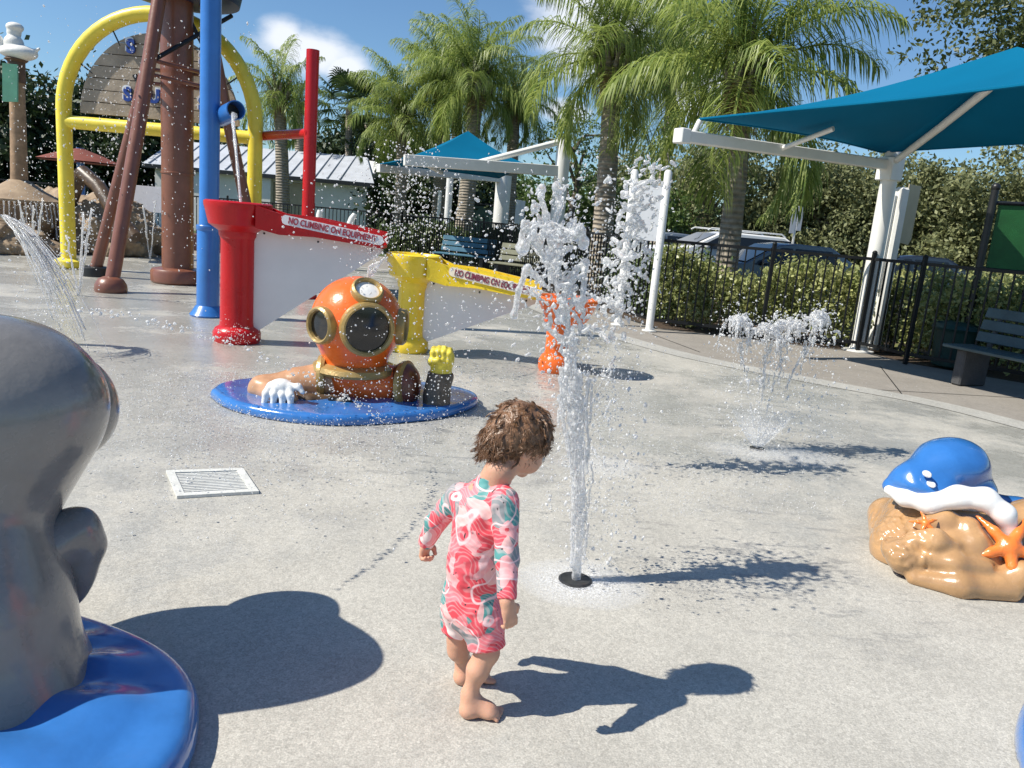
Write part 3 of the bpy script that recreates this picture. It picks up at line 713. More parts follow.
# palms
def frond_arr(L, e0, az, bend, leafL, rd, nl=58, wid=.017, droop=.75):
    """one arching feather frond: leaflet quads and rachis quads"""
    Cq = []; p = np.zeros(3); el = e0; st = 18; P = [p.copy()]; T = []
    for i in range(st):
        t = np.array([cos(el)*cos(az), cos(el)*sin(az), sin(el)]); T.append(t); p = p+t*L/st; P.append(p.copy()); el -= bend/st*(.35+1.3*i/st)
    T.append(T[-1]); P = np.array(P); T = np.array(T); quads = []
    side0 = np.array([-sin(az), cos(az), 0])
    tw = rd.uniform(-.5, .5); up0 = np.cross(side0, T[5]); 
    for j in range(nl):
        s = .1+.9*(j+rd.random()*.5)/nl; f = s*st; i = min(int(f), st-1); q = P[i]+(P[i+1]-P[i])*(f-i); t = T[i]
        up = np.cross(t, side0); up = up/np.linalg.norm(up); up = up if up[2] > 0 else -up
        ll = leafL*(.35+.9*sin(pi*min(1, .12+s*.86)))*rd.uniform(.8, 1.12)
        for sg in (-1, 1):
            a = rd.uniform(-.35, .45)+tw*.3*sg; d = side0*sg*cos(a)+up*sin(a)+t*rd.uniform(.45, .85)*(.7+s*.6); d /= np.linalg.norm(d)
            d2 = d*(1-droop*.45)+np.array([0, 0, -droop*rd.uniform(.55, 1.0)]); d2 /= np.linalg.norm(d2)
            d3 = d2*.35+np.array([0, 0, -droop*rd.uniform(.8, 1.2)])+t*.15; d3 /= np.linalg.norm(d3)
            a1 = q+d*ll*.33; a2 = a1+d2*ll*.37; a3 = a2+d3*ll*.3
            wv = np.cross(d, np.array([rd.uniform(-.3, .3), rd.uniform(-.3, .3), 1])); wv = wv/(np.linalg.norm(wv)+1e-9)*wid*rd.uniform(.7, 1.2)
            r = rd.random()
            quads.append((q-wv*.5, q+wv*.5, a1+wv, a1-wv, r)); quads.append((a1-wv, a1+wv, a2+wv*.75, a2-wv*.75, r)); quads.append((a2-wv*.75, a2+wv*.75, a3+wv*.08, a3-wv*.08, r))
    for i in range(st):
        w = side0*(.03*(1-i/st)+.006); u = np.array([0, 0, 1])*(.02*(1-i/st)+.004)
        quads.append((P[i]-w, P[i]+w, P[i+1]+w, P[i+1]-w, .9)); quads.append((P[i]-u, P[i]+u, P[i+1]+u, P[i+1]-u, .8))
    return quads
def quads_mesh(name, Q, m):
    v = np.array([[a, b, c, d] for a, b, c, d, r in Q]).reshape(-1, 3); me = arrmesh(name, v, np.arange(len(Q)*4).reshape(-1, 4), 4)
    a = me.attributes.new('rnd', 'FLOAT', 'FACE'); a.data.foreach_set('value', np.array([q[4] for q in Q], dtype=np.float32)); me.materials.append(M[m]); return me
def palm_crown(seed, nf=20, L=2.6, leafL=.62, up=1.25, nl=58, wid=.017):
    rd = random.Random(seed); Q = []
    for k in range(nf):
        t = k/(nf-1); e0 = lerp(up, -.75, t**1.35)+rd.uniform(-.1, .1); az = k*2.39996+rd.uniform(-.25, .25)
        Q += frond_arr(L*rd.uniform(.85, 1.1)*(1-.15*t), e0, az, lerp(1.25, 1.9, t)+rd.uniform(-.2, .25), leafL*rd.uniform(.85, 1.1), rd, nl, wid)
    return quads_mesh('crown', Q, 'palm_leaf')
PC = [palm_crown(21, 27, 2.75, .72, 1.5, 80, .0125), palm_crown(22, 26, 2.7, .74, 1.5, 80, .0125), palm_crown(23, 20, 2.4, .55, 1.45)]
def boots(seed):
    """old leaf bases and hanging dead fibre under the crown"""
    rd = random.Random(seed); b = MB()
    for k in range(16):
        a = k*2.4; r0 = .14; x, y = cos(a), sin(a); z = -.75+k*.055
        b.tube([(x*r0*.7, y*r0*.7, z), (x*(r0+.05), y*(r0+.05), z+.3), (x*(r0+.22), y*(r0+.22), z+.68)], [.07, .055, .025], 6, flat=.5)
    return b
def fruit(seed):
    rd = random.Random(seed); Q = []
    for k in range(130):
        a = rd.uniform(0, 6.28); r = rd.uniform(.12, .42); x, y = cos(a)*r, sin(a)*r; z0 = -.1-rd.random()*.35; l = rd.uniform(.3, .75); w = np.array([-sin(a), cos(a), 0])*.012
        p = np.array([x*.6, y*.6, z0]); q = p+np.array([x*.5, y*.5, -l*.4]); s = q+np.array([x*.1, y*.1, -l*.6]); Q += [(p-w, p+w, q+w, q-w, rd.random()), (q-w, q+w, s+w*.2, s-w*.2, rd.random())]
    return quads_mesh('dead_fronds', Q, 'dead_leaf')
BM_, FR_ = None, fruit(3)
gP = 'feathery queen palms around the splash pad'
def palm(base, top, r, ci, s, label, rz=0, group=gP, sz=1, boot=True):
    global BM_
    base, top = Vector(base), Vector(top); root = thing('palm_tree', tuple(base), label, 'palm tree', group)
    d = top-base; b = MB(); n = 12; pts = []; rs = []
    for i in range(n+1):
        t = i/n; pts.append(d*t+V3(sin(t*3.1)*.05, cos(t*2)*.03, 0)); rs.append(r*(1.28-.5*t if t < .15 else 1.2-.35*t)*(1+.03*(i % 2)))
    b.tube(pts, rs, 14); b.build('trunk', 'palm_bark', root, local=True)
    c = bpy.data.objects.new('crown', PC[ci]); COL.objects.link(c); c.parent = root; c.location = d; c.scale = (s, s, s*sz); c.rotation_euler = (0, 0, rz)
    if boot:
        if BM_ is None:
            o = boots(5).build('leaf_bases', 'palm_bark', root, local=True); BM_ = o.data
        else: o = bpy.data.objects.new('leaf_bases', BM_); COL.objects.link(o); o.parent = root
        o.location = d; k = r/.17; o.scale = (k, k, s*1.0)
        f = bpy.data.objects.new('dead_fronds', FR_); COL.objects.link(f); f.parent = root; f.location = d; f.scale = (s, s, s)
    return root
def foot(px, py, Y): p = D(px, py, Y); return (p.x, p.y, -.05)
palm(foot(722, 300, 13.2), D(744, 78, 13.2), .17, 0, 1.06, 'queen palm with ringed grey trunk behind the fence beside the white vehicle', .3)
palm(foot(650, 290, 21), D(674, 60, 23), .14, 1, 1.1, 'queen palm whose thin pale trunk rises behind the white-posted sign', 1.3)
palm(foot(598, 280, 16.5), D(613, 62, 16.5), .20, 1, .98, 'queen palm with drooping crown left of the sign board, its trunk above the fence', 2.2)
palm(foot(461, 240, 27), D(476, 86, 27), .26, 0, 1.08, 'queen palm directly behind the small teal canopy peak', 4.0)
palm(foot(437, 240, 30), D(441, 84, 30), .22, 1, 1.0, 'queen palm just left of the small teal canopy peak', .9)
palm(foot(452, 240, 34), D(458, 72, 34), .22, 2, 1.15, 'queen palm furthest back in the clump over the small teal canopy', 5.0)
palm(foot(505, 240, 29), D(515, 104, 29), .22, 1, .85, 'low queen palm with yellowing fronds right of the small teal canopy peak', 2.9)
palm(foot(398, 240, 29), D(402, 118, 29), .2, 0, 1.0, 'short queen palm above the left end of the small teal canopy', 3.3)
palm(foot(283, 215, 28), D(279, 96, 28), .22, 2, .85, 'slender palm with upright fronds between the yellow arch and the red post', 1.0, sz=1.15)
palm(foot(300, 215, 34), D(298, 104, 34), .2, 2, .7, 'small dark palm partly behind the red post', 2.0, boot=False)
# fan palms
def fan_crown(seed):
    rd = random.Random(seed); Q = []
    for k in range(26):
        az = k*2.4; el = rd.uniform(-.5, 1.3); d = np.array([cos(el)*cos(az), cos(el)*sin(az), sin(el)]); tip = d*rd.uniform(.7, 1.0); s = np.array([-sin(az), cos(az), 0]); up = np.cross(s, d)
        w = s*.012; Q.append((-w, w, tip+w, tip-w, .5))
        for j in range(17):
            a = lerp(-1.9, 1.9, j/16); e = d*cos(a)+s*sin(a)+up*.1; l = rd.uniform(.6, .8); w = np.cross(e, up); w = w/np.linalg.norm(w)*.035; t1 = tip+e*l*.6; t2 = t1+(e*.7+np.array([0, 0, -.5]))*l*.4; r = rd.random()
            Q += [(tip-w*.4, tip+w*.4, t1+w, t1-w, r), (t1-w, t1+w, t2+w*.1, t2-w*.1, r)]
    return quads_mesh('crown', Q, 'fan_leaf')
FC = fan_crown(9)
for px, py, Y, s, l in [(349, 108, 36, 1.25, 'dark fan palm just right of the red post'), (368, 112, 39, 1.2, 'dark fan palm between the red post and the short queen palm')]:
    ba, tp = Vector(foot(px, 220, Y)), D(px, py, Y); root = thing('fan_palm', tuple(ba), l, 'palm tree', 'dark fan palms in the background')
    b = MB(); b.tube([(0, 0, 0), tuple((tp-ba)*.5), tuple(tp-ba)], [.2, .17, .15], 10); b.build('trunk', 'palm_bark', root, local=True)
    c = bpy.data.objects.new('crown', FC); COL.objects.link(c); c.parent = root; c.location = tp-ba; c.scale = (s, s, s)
# ================================================================== STRUCTURES AND EQUIPMENT
def V(p): return np.array(tuple(p))
# ---- big teal canopy on the right
def pyramid(name, cs, apex, root, sag=.13, n=14):
    """tensioned four-panel shade: hip ridges from corners to peak, scalloped lower edges"""
    b = MB(); k = len(cs); cc = sum((Vector(c) for c in cs), V3(0, 0, 0))/k
    for i in range(k):
        a, c = Vector(cs[i]), Vector(cs[(i+1) % k]); v = []; f = []
        for r in range(n+1):
            t = r/n
            for q in range(n+1):
                s = q/n; e = a.lerp(c, s)
                inw = (cc-e); inw.z = 0; inw = inw.normalized()
                e = e+inw*(4*s*(1-s)*sag*(a-c).length*.55)+V3(0, 0, 4*s*(1-s)*sag*.25)
                p = e.lerp(Vector(apex), t); p.z -= sin(pi*t)*.10*(1-0*t); v.append(tuple(p))
        f = [(r*(n+1)+q, r*(n+1)+q+1, (r+1)*(n+1)+q+1, (r+1)*(n+1)+q) for r in range(n) for q in range(n)]
        b.add(v, f)
    o = b.build(name, 'fabric', root, True, 0)
    # edge webbing
    h = MB()
    for i in range(k):
        a, c = Vector(cs[i]), Vector(cs[(i+1) % k]); pts = []
        for q in range(13):
            s = q/12; e = a.lerp(c, s); inw = (cc-e); inw.z = 0; inw = inw.normalized(); pts.append(e+inw*(4*s*(1-s)*sag*(a-c).length*.55)+V3(0, 0, 4*s*(1-s)*sag*.25))
        h.tube(pts, .014, 6)
    h.build('edge_cable', 'fabric', o); return o
def beam(b, a, c, w, h):
    a, c = Vector(a), Vector(c); d = c-a; L = d.length; q = d.to_track_quat('X', 'Z')
    b.box(tuple((a+c)/2), (L, w, h), q.to_matrix(), bev=.01)
A, C = D(700, 119, 9.1), D(881, 152, 10.75); u_ = V3(.465, -.885, 0); B_ = A+u_*5.0; D_ = C+u_*5.0; B_.z = 2.64; D_.z = 2.62
pf = G(858, 351); col_top = V3(pf.x, pf.y, 2.66)
root = thing('shade_canopy', (pf.x, pf.y, 0), 'large teal fabric canopy on white cantilever steelwork at the right', 'canopy')
apex = (Vector(A)+Vector(B_)+Vector(C)+Vector(D_))/4; apex.z = 3.33
pyramid('canopy_fabric', [A, B_, D_, C], apex, root, sag=.075)
b = MB(); b.tube([(pf.x, pf.y, 0), (pf.x, pf.y, 2.74)], .105, 20); b.lathe((pf.x, pf.y, 0), [(.2, 0), (.2, .02), (.13, .03), (.12, .06)], 20); b.build('column', 'white_steel', root)
b = MB(); b.box((pf.x-.02, pf.y-.02, 2.45), (.24, .24, .30), .5, bev=.01); b.build('bracket', 'white_steel', root)
e0 = D(682, 136, 9.0); b = MB(); beam(b, (pf.x, pf.y, 2.5), e0, .11, .13); b.box(tuple(e0), (.13, .16, .16), .5, bev=.01); b.tube([e0+V3(.12, .06, 0), A+V3(0, 0, -.02)], .03, 10); b.build('beam', 'white_steel', root)
b = MB(); e1 = V3(pf.x, pf.y, 0)+u_*5.0; b.tube([tuple(e1), (e1.x, e1.y, 2.74)], .105, 20); b.build('column', 'white_steel', root)
b = MB(); beam(b, (e1.x, e1.y, 2.5), (B_.x, B_.y, 2.5), .11, .13); b.build('beam', 'white_steel', root)
b = MB(); p2 = Vector((pf.x, pf.y, 2.55)); b.tube([p2+V3(.0, -.08, 0), p2.lerp(apex, .5)+V3(0, 0, -.13), apex+V3(0, 0, -.2)], .045, 12); b.build('rafter', 'white_steel', root)
b = MB(); p3_ = Vector(e0).lerp(Vector((pf.x, pf.y, 2.5)), .42); b.tube([p3_, p3_.lerp(apex, .28)+V3(0, 0, -.03)], .03, 10); b.build('rafter', 'white_steel', root)
for q, z in ((B_, .96), ):
    b = MB(); b.tube([q+V3(0, 0, -.02), apex+V3(0, 0, -.07)], .04, 10); b.build('rafter', 'white_steel', root)
b = MB(); b.lathe(tuple(D(892, 170, 10.9)), [(.03, -.06), (.055, -.05), (.06, .03), (.03, .09), (.005, .1)], 14); b.build('warning_light', 'red_light', root)

# ---- small teal canopy in the middle distance
K1 = V3(*G(497, 264)); root = thing('shade_canopy', (K1.x, K1.y, 0), 'small teal pyramid canopy with white beams above the blue bench', 'canopy')
pn = D(553, 262, 18.8); pn = V3(pn.x, 18.8, 0)
cNL, cFL, cFR, cNR = D(405, 157, 17.6), D(380, 164, 21.5), D(499, 178, 23.6), D(541, 169, 18.9); ap = D(468, 131, 20.2)
pyramid('canopy_fabric', [cNL, cNR, cFR, cFL], ap, root, sag=.07)
b = MB(); b.tube([(K1.x, K1.y, 0), (K1.x, K1.y, 2.7)], .24, 16); b.build('column', 'white_steel', root)
b = MB(); tp = D(562, 136, 18.8); b.tube([(pn.x, pn.y, 0), (pn.x, pn.y, tp.z)], .17, 14); b.build('column', 'white_steel', root)
b = MB(); beam(b, D(404, 160, 17.6), (pn.x, pn.y, 2.6), .2, .24); b.build('beam', 'white_steel', root)
b = MB(); beam(b, D(378, 168, 21.5), (K1.x, K1.y, 2.6), .2, .22); b.build('beam', 'white_steel', root)
b = MB(); b.tube([D(466, 166, 18.2), (pn.x, pn.y, tp.z-.1)], .07, 10); b.build('tie_rod', 'white_steel', root)
b = MB(); b.tube([D(425, 163, 17.8), D(441, 172, 20.5)], .07, 10); b.build('tie_rod', 'white_steel', root)
for px, Y, t, r, w in [(446, 25, 172, .11, 'white post left of centre under the small teal canopy'), (459, 28, 176, .13, 'pale post beside the palm trunk under the small teal canopy'), (437, 29, 190, .07, 'thin short post leftmost under the small teal canopy')]:
    p = D(px, 240, Y); tz = D(px, t, Y).z; b = MB(); b.tube([(p.x, p.y, 0), (p.x, p.y, tz)], r, 12); b.lathe((p.x, p.y, 0), [(r*1.8, 0), (r*1.8, .04), (r, .05)], 12)
    tag(b.build('canopy_post', 'white_steel', None, origin=(p.x, p.y, 0)), w, 'post', 'posts under the small teal canopy')

# ---- sign boards on paired white posts
def rule_board(name, f0, f1, top, z0, z1, m, label, tag_extra=None, r=.045, proud=0):
    f0, f1 = Vector(f0), Vector(f1); root = thing(name, tuple(f0), label, 'sign')
    for f in (f0, f1):
        b = MB(); b.tube([(f.x, f.y, 0), (f.x, f.y, top-.02), (f.x, f.y, top+.012)], [r, r, r*.6], 16); b.lathe((f.x, f.y, 0), [(r*1.9, 0), (r*1.9, .015), (r, .02)], 16); b.build('post', 'white_steel', root)
    t = (f1-f0).normalized(); n_ = V3(t.y, -t.x, 0)
    a = f0+t*(r+.004); c = f1-t*(r+.004)
    b = MB(); b.slab([a+V3(0, 0, z0), c+V3(0, 0, z0), c+V3(0, 0, z1), a+V3(0, 0, z1)], .012); b.build('board', m, root, False); return root
q1 = G(649, 331); q0 = V3(q1.x-.40, q1.y+.40, 0)
rule_board('sign_board', (q0.x, q0.y, 0), (q1.x, q1.y, 0), 2.2, 1.25, 2.0, 'grey_sign', 'grey panel between two tall white posts behind the right water plume', r=.055)
q1 = D(873, 350, 10.95); q1 = V3(q1.x, 10.95, 0)
root = thing('sign_board', tuple(q1), 'beige board on a squat white post beside the canopy column', 'sign')
b = MB(); b.box((q1.x, q1.y, 1.13), (.15, .15, 2.26), .25, bev=.03); b.box((q1.x-.1, q1.y-.02, 1.5), (.05, .06, 1.3), .25, bev=.01); b.build('post', 'white_steel', root)
zA, zB = D(905, 243, 10.95), D(917, 186, 10.95)
b = MB(); xx = q1.x+.09; b.slab([V3(xx, 10.98, zA.z), V3(xx+.22, 10.98+.18, zA.z-.02), V3(xx+.26, 10.98+.2, zA.z+.06), V3(xx+.26, 11.18, zB.z+.02), V3(xx, 10.98, zB.z+.02)], .012); b.build('board', 'beige_sign', root, False)
# parking sign
def pole_sign(px, py0, py1, Y, w, label):
    a, c = D(px, py0, Y), D(px, py1, Y); root = thing('parking_sign', (a.x, Y, -.05), label, 'sign')
    b = MB(); b.box((a.x, Y+.03, a.z/2), (.05, .03, a.z), bev=.004); b.build('post', 'white_steel', root)
    h = a.z-c.z
    b = MB(); b.box((a.x-w*.27, Y, a.z-h*.5), (w*.46, .006, h), .15, bev=.002); b.build('plate', 'plate', root, False)
    b = MB(); b.box((a.x+w*.27, Y+.01, a.z-h*.46), (w*.42, .006, h*.86), .15, bev=.002); b.build('plate', 'plate', root, False); return root
pole_sign(799, 206, 234, 20, .3, 'twin-plate parking sign standing behind the dark blue car')
pole_sign(521, 200, 224, 28, .34, 'small grey sign on a pole right of the teal shed')

# ---- green windscreen panel
pG = D(980, 186, 9.9); root = thing('green_screen', (pG.x, pG.y, 0), 'dark green screen panel on a black pole behind the right bench', 'screen')
px_ = D(974, 300, 9.9).x-.02
b = MB(); b.tube([(px_, 9.9, 0), (px_, 9.9, pG.z)], .045, 12); b.ball((px_, 9.9, pG.z), .055, 2); b.build('pole', 'black', root)
b = MB(); t1 = D(990, 200, 9.9); zt, zb = t1.z, D(990, 268, 9.9).z
b.slab([V3(px_+.08, 9.9, zb), V3(px_+1.9, 9.55, zb), V3(px_+1.9, 9.55, zt), V3(px_+.08, 9.9, zt)], .02); b.build('screen', 'green_screen', root, False)
b = MB(); b.tube([(px_, 9.9, zt-.03), (px_+1.9, 9.55, zt+.03)], .025, 8); b.tube([(px_, 9.9, zb-.02), (px_+1.9, 9.55, zb-.02)], .025, 8); b.tube([(px_+1.92, 9.54, 0), (px_+1.92, 9.54, zt+.1)], .04, 10); b.build('frame', 'black', root)

# ---- benches
def bench(name, loc, rz, L, slat, leg, label, nb=3, group=None):
    root = thing(name, loc, label, 'bench', group, rz)   # local: x along, +y to the back
    for x in (-L/2+.18, L/2-.18):
        b = MB(); b.box((x, .02, .2), (.12, .40, .40), bev=.015); b.build('leg', leg, root, True, local=True)
        b = MB(); b.box((x, .27, .58), (.05, .04, .50), Matrix.Rotation(radians(-14), 3, 'X'), bev=.008); b.build('back_support', leg, root, True, local=True)
    for k in range(3):
        b = MB(); b.box((0, -.2+k*.155, .42), (L, .14, .035), bev=.008); b.build('seat_slat', slat, root, True, local=True)
    for k in range(nb):
        b = MB(); b.box((0, .235+k*.035, .535+k*.135), (L-.02, .03, .115), Matrix.Rotation(radians(-14), 3, 'X'), bev=.007); b.build('back_slat', slat, root, True, local=True)
    return root
bd = V3(.36, -.93, 0); bs = G(950, 384); L_ = 1.85; bc = Vector((bs.x, bs.y, 0))+bd*(L_/2-.14)+V3(.93, .36, 0)*.2
bench('park_bench', (bc.x, bc.y, 0), atan2(bd.y, bd.x), L_, 'bench_dark', 'concrete_leg', 'dark slate-coloured slatted bench on concrete legs at the right edge')
p = D(463, 262, 19.6); bench('park_bench', (p.x, 19.6, 0), -.35, 1.5, 'bench_blue', 'black', 'bright blue slatted bench under the small teal canopy')
p = D(519, 262, 17.2); bench('park_bench', (p.x, 17.2, 0), -.5, 1.3, 'bench_tan', 'black', 'olive tan slatted bench right of the blue bench')
# bin behind the right bench
p = D(948, 372, 9.9); root = thing('litter_bin', (p.x, p.y, 0), 'dark green litter bin behind the left end of the dark slatted bench', 'bin')
b = MB(); b.lathe((p.x, p.y, 0), [(.2, 0), (.22, .02), (.25, .45), (.26, .47)], 24); b.build('body', 'trash', root)
b = MB(); b.lathe((p.x, p.y, .47), [(.28, 0), (.3, .03), (.26, .08), (.12, .12), (.1, .1)], 24); b.build('lid', 'trash', root)

# ---- white building
def building():
    Y = 31.0; Y2 = 36.5
    eR, eL = D(369, 183, Y), D(150, 163, Y); z0 = -.1; ze = eR.z; rR = D(341, 158, Y+2.6); zr = rR.z+.1; x0, x1 = eL.x, eR.x-.15; ym = (Y+Y2)/2
    root = thing('white_building', ((x0+x1)/2, ym, 0), 'low white building with pale metal roof behind the red post', 'building')
    b = MB(); v = [(x0, Y+.4, z0), (x1, Y+.4, z0), (x1, Y2-.4, z0), (x0, Y2-.4, z0), (x0, Y+.4, ze), (x1, Y+.4, ze), (x1, Y2-.4, ze), (x0, Y2-.4, ze), (x0, ym, zr-.1), (x1, ym, zr-.1)]
    b.add(v, [(0, 1, 5, 4), (1, 2, 6, 9, 5), (2, 3, 7, 6), (3, 0, 4, 8, 7), (4, 5, 9, 8), (6, 7, 8, 9)]); b.build('wall', 'wall_white', root, False)
    r = MB(); xa, xb = x0-.3, x1+.35
    for ya, yb in ((Y, ym), (Y2, ym)):
        r.slab([V3(xa, ya, ze-.02), V3(xb, ya, ze-.02), V3(xb-.9, yb, zr), V3(xa, yb, zr)], .06)
    ro = r.build('roof', 'roof', root, False)
    s = MB(); k = int((xb-xa)/.5)
    for i in range(k):
        x = xa+.25+i*.5
        if x < xb-1.0: s.box((x, (Y+ym)/2, (ze+zr)/2+.05), (.04, hypot(ym-Y, zr-ze), .05), Matrix.Rotation(atan2(zr-ze, ym-Y), 3, 'X'))
    s.build('standing_seam', 'roof', ro, False)
    g = MB(); g.box(((xa+xb)/2, Y-.04, ze-.08), (xb-xa, .1, .14)); g.build('gutter', 'black', ro, False)
    for px in (267, 200):
        p = D(px, 200, Y+.3); w = MB(); w.box((p.x, Y+.25, ze/2), (.42, .3, ze-.1), bev=.02); w.build('pilaster', 'wall_white', root, False)
    p = D(292, 200, Y+.36); w = MB(); w.box((p.x, Y+.385, ze*.48), (1.5, .03, ze*.8)); w.build('door', 'wall_tan', root, False)
    w = MB(); w.box((D(296, 186, Y).x, Y+.38, ze-.28), (.5, .05, .12)); w.build('vent', 'wall_tan', root, False)
building()
p = D(484, 220, 33); root = thing('utility_shed', (p.x, 33, 0), 'flat teal-grey shed beyond the fence, right of the blue bench', 'shed')
z1 = D(484, 206, 33).z; b = MB(); b.box((p.x, 33.5, z1/2), (1.25, 1.2, z1), bev=.02); b.build('wall', 'shed', root); b = MB(); b.box((p.x, 33.5, z1+.05), (1.45, 1.4, .09), bev=.02); b.build('roof', 'black', root)

# ---- cars
def car(x, y, rz, paint, label, H=1.5, L=4.5, W=1.8, suv=False, group='cars in the parking lot'):
    root = thing('parked_car', (x, y, -.06), label, 'car', group, rz)
    hood = .95*H/1.5*(1.08 if suv else .95)
    P = [(-L/2, .35), (-L/2+.05, hood*.85), (-L/2+.25, hood), (-L*.5+1.15, hood+.06), (-L*.5+1.9, H-.06), (-L*.5+2.3, H), (L*.5-(1.0 if suv else 1.5), H-.02), (L*.5-(.35 if suv else .75), hood+.1), (L*.5-.05, hood-.02), (L/2, .4), (L/2-.1, .25), (-L/2+.1, .25)]
    def wid(z): return W/2 if z < hood+.02 else W/2*(1-.16*(z-hood)/(H-hood))
    b = MB(); n = len(P); ys = [-1, -.94, .94, 1]; v = []
    for k, s in enumerate(ys):
        for (px, pz) in P:
            sh = 1 if abs(s) < 1 else .985
            v.append((px*(1 if abs(s) < 1 else .985), s*wid(pz)*sh, .25+(pz-.25)*(1 if abs(s) < 1 else .975)))
    f = [(k*n+i, k*n+(i+1) % n, (k+1)*n+(i+1) % n, (k+1)*n+i) for k in range(3) for i in range(n)]+[tuple(range(n-1, -1, -1)), tuple(3*n+i for i in range(n))]
    b.add(v, f); body = b.build('body', paint, root, True, 40, local=True)
    def side(pts, s):
        q = [V3(px, s*(wid(pz)+.004), pz) for px, pz in pts]; g = MB(); g.slab(q, .012); g.build('window', 'car_glass', root, False, local=True)
    xs, xe = -L*.5+1.35, L*.5-(.55 if suv else 1.1); zt, zb = H-.11, hood+.06; mid = -.05
    for s in (-1, 1):
        side([(xs, zb), (mid-.04, zb), (mid-.04, zt), (xs+.62, zt)], s); side([(mid+.04, zb), (xe-.1, zb), (xe-.4 if not suv else xe-.2, zt), (mid+.04, zt)], s)
    for (xa, za, xb_, zb_) in ((-L*.5+1.2, hood+.1, -L*.5+1.86, H-.08), (L*.5-(.40 if suv else .84), hood+.14, L*.5-(.94 if suv else 1.42), H-.07)):
        d = V3(zb_-za, 0, -(xb_-xa)).normalized()*.012*(-1 if xa < 0 else 1); d = V3(-abs(d.x) if xa < 0 else abs(d.x), 0, abs(d.z))
        g = MB(); g.slab([V3(xa, -wid(za)*.9, za)+d, V3(xa, wid(za)*.9, za)+d, V3(xb_, wid(zb_)*.9, zb_)+d, V3(xb_, -wid(zb_)*.9, zb_)+d], .01); g.build('windscreen' if xa < 0 else 'rear_window', 'car_glass', root, False, local=True)
    for wx in (-L/2+.85, L/2-.85):
        for s in (-1, 1):
            g = MB(); g.lathe((wx, s*(W/2-.1), .33), [(.2, -.11), (.31, -.1), (.33, -.06), (.33, .06), (.31, .1), (.2, .11)], 24, (0, 1, 0)); w = g.build('wheel', 'tyre', root, local=True)
            g = MB(); g.lathe((wx, s*(W/2+.012), .33), [(.2, -.02), (.19, .0), (.05, .012), (.02, .012)], 20, (0, s, 0)); g.build('rim', 'rim', w, local=True)
    for s in (-1, 1):
        g = MB(); g.ball((-L*.5+1.55, s*(W/2+.1), hood+.12), (.07, .1, .07), 2); g.build('wing_mirror', paint, root, local=True)
        if suv: g = MB(); g.tube([(-.7, s*.66, H+.0), (-.6, s*.66, H+.06), (1.3, s*.66, H+.05), (1.4, s*.66, H-.02)], .02, 6); g.build('roof_rail', paint, root, local=True)
        g = MB(); g.ball((-L/2+.08, s*(W/2-.3), hood-.18), (.06, .2, .08), 2); g.build('headlight', 'white', root, local=True)
        g = MB(); g.ball((L/2-.05, s*(W/2-.25), hood-.2), (.05, .17, .09), 2); g.build('tail_light', 'red_light', root, local=True)
    return root
p = D(723, 250, 20.5); car(p.x+.1, 21.0, .12, 'car_white', 'white sport utility vehicle parked left of the parking sign', 1.62, 4.7, 1.9, True)
p = D(797, 260, 17.3); car(p.x, 18.3, .05, 'car_blue', 'slate blue sedan in front of the parking sign', 1.46, 4.6, 1.8)
p = D(925, 270, 19); car(p.x, 19.8, -.3, 'car_navy', 'dark car seen through the fence right of the beige board', 1.45, 4.4, 1.8)
p = D(668, 250, 24); car(p.x, 25.5, .1, 'car_silver', 'silver car parked left of the white vehicle', 1.5, 4.4, 1.8)

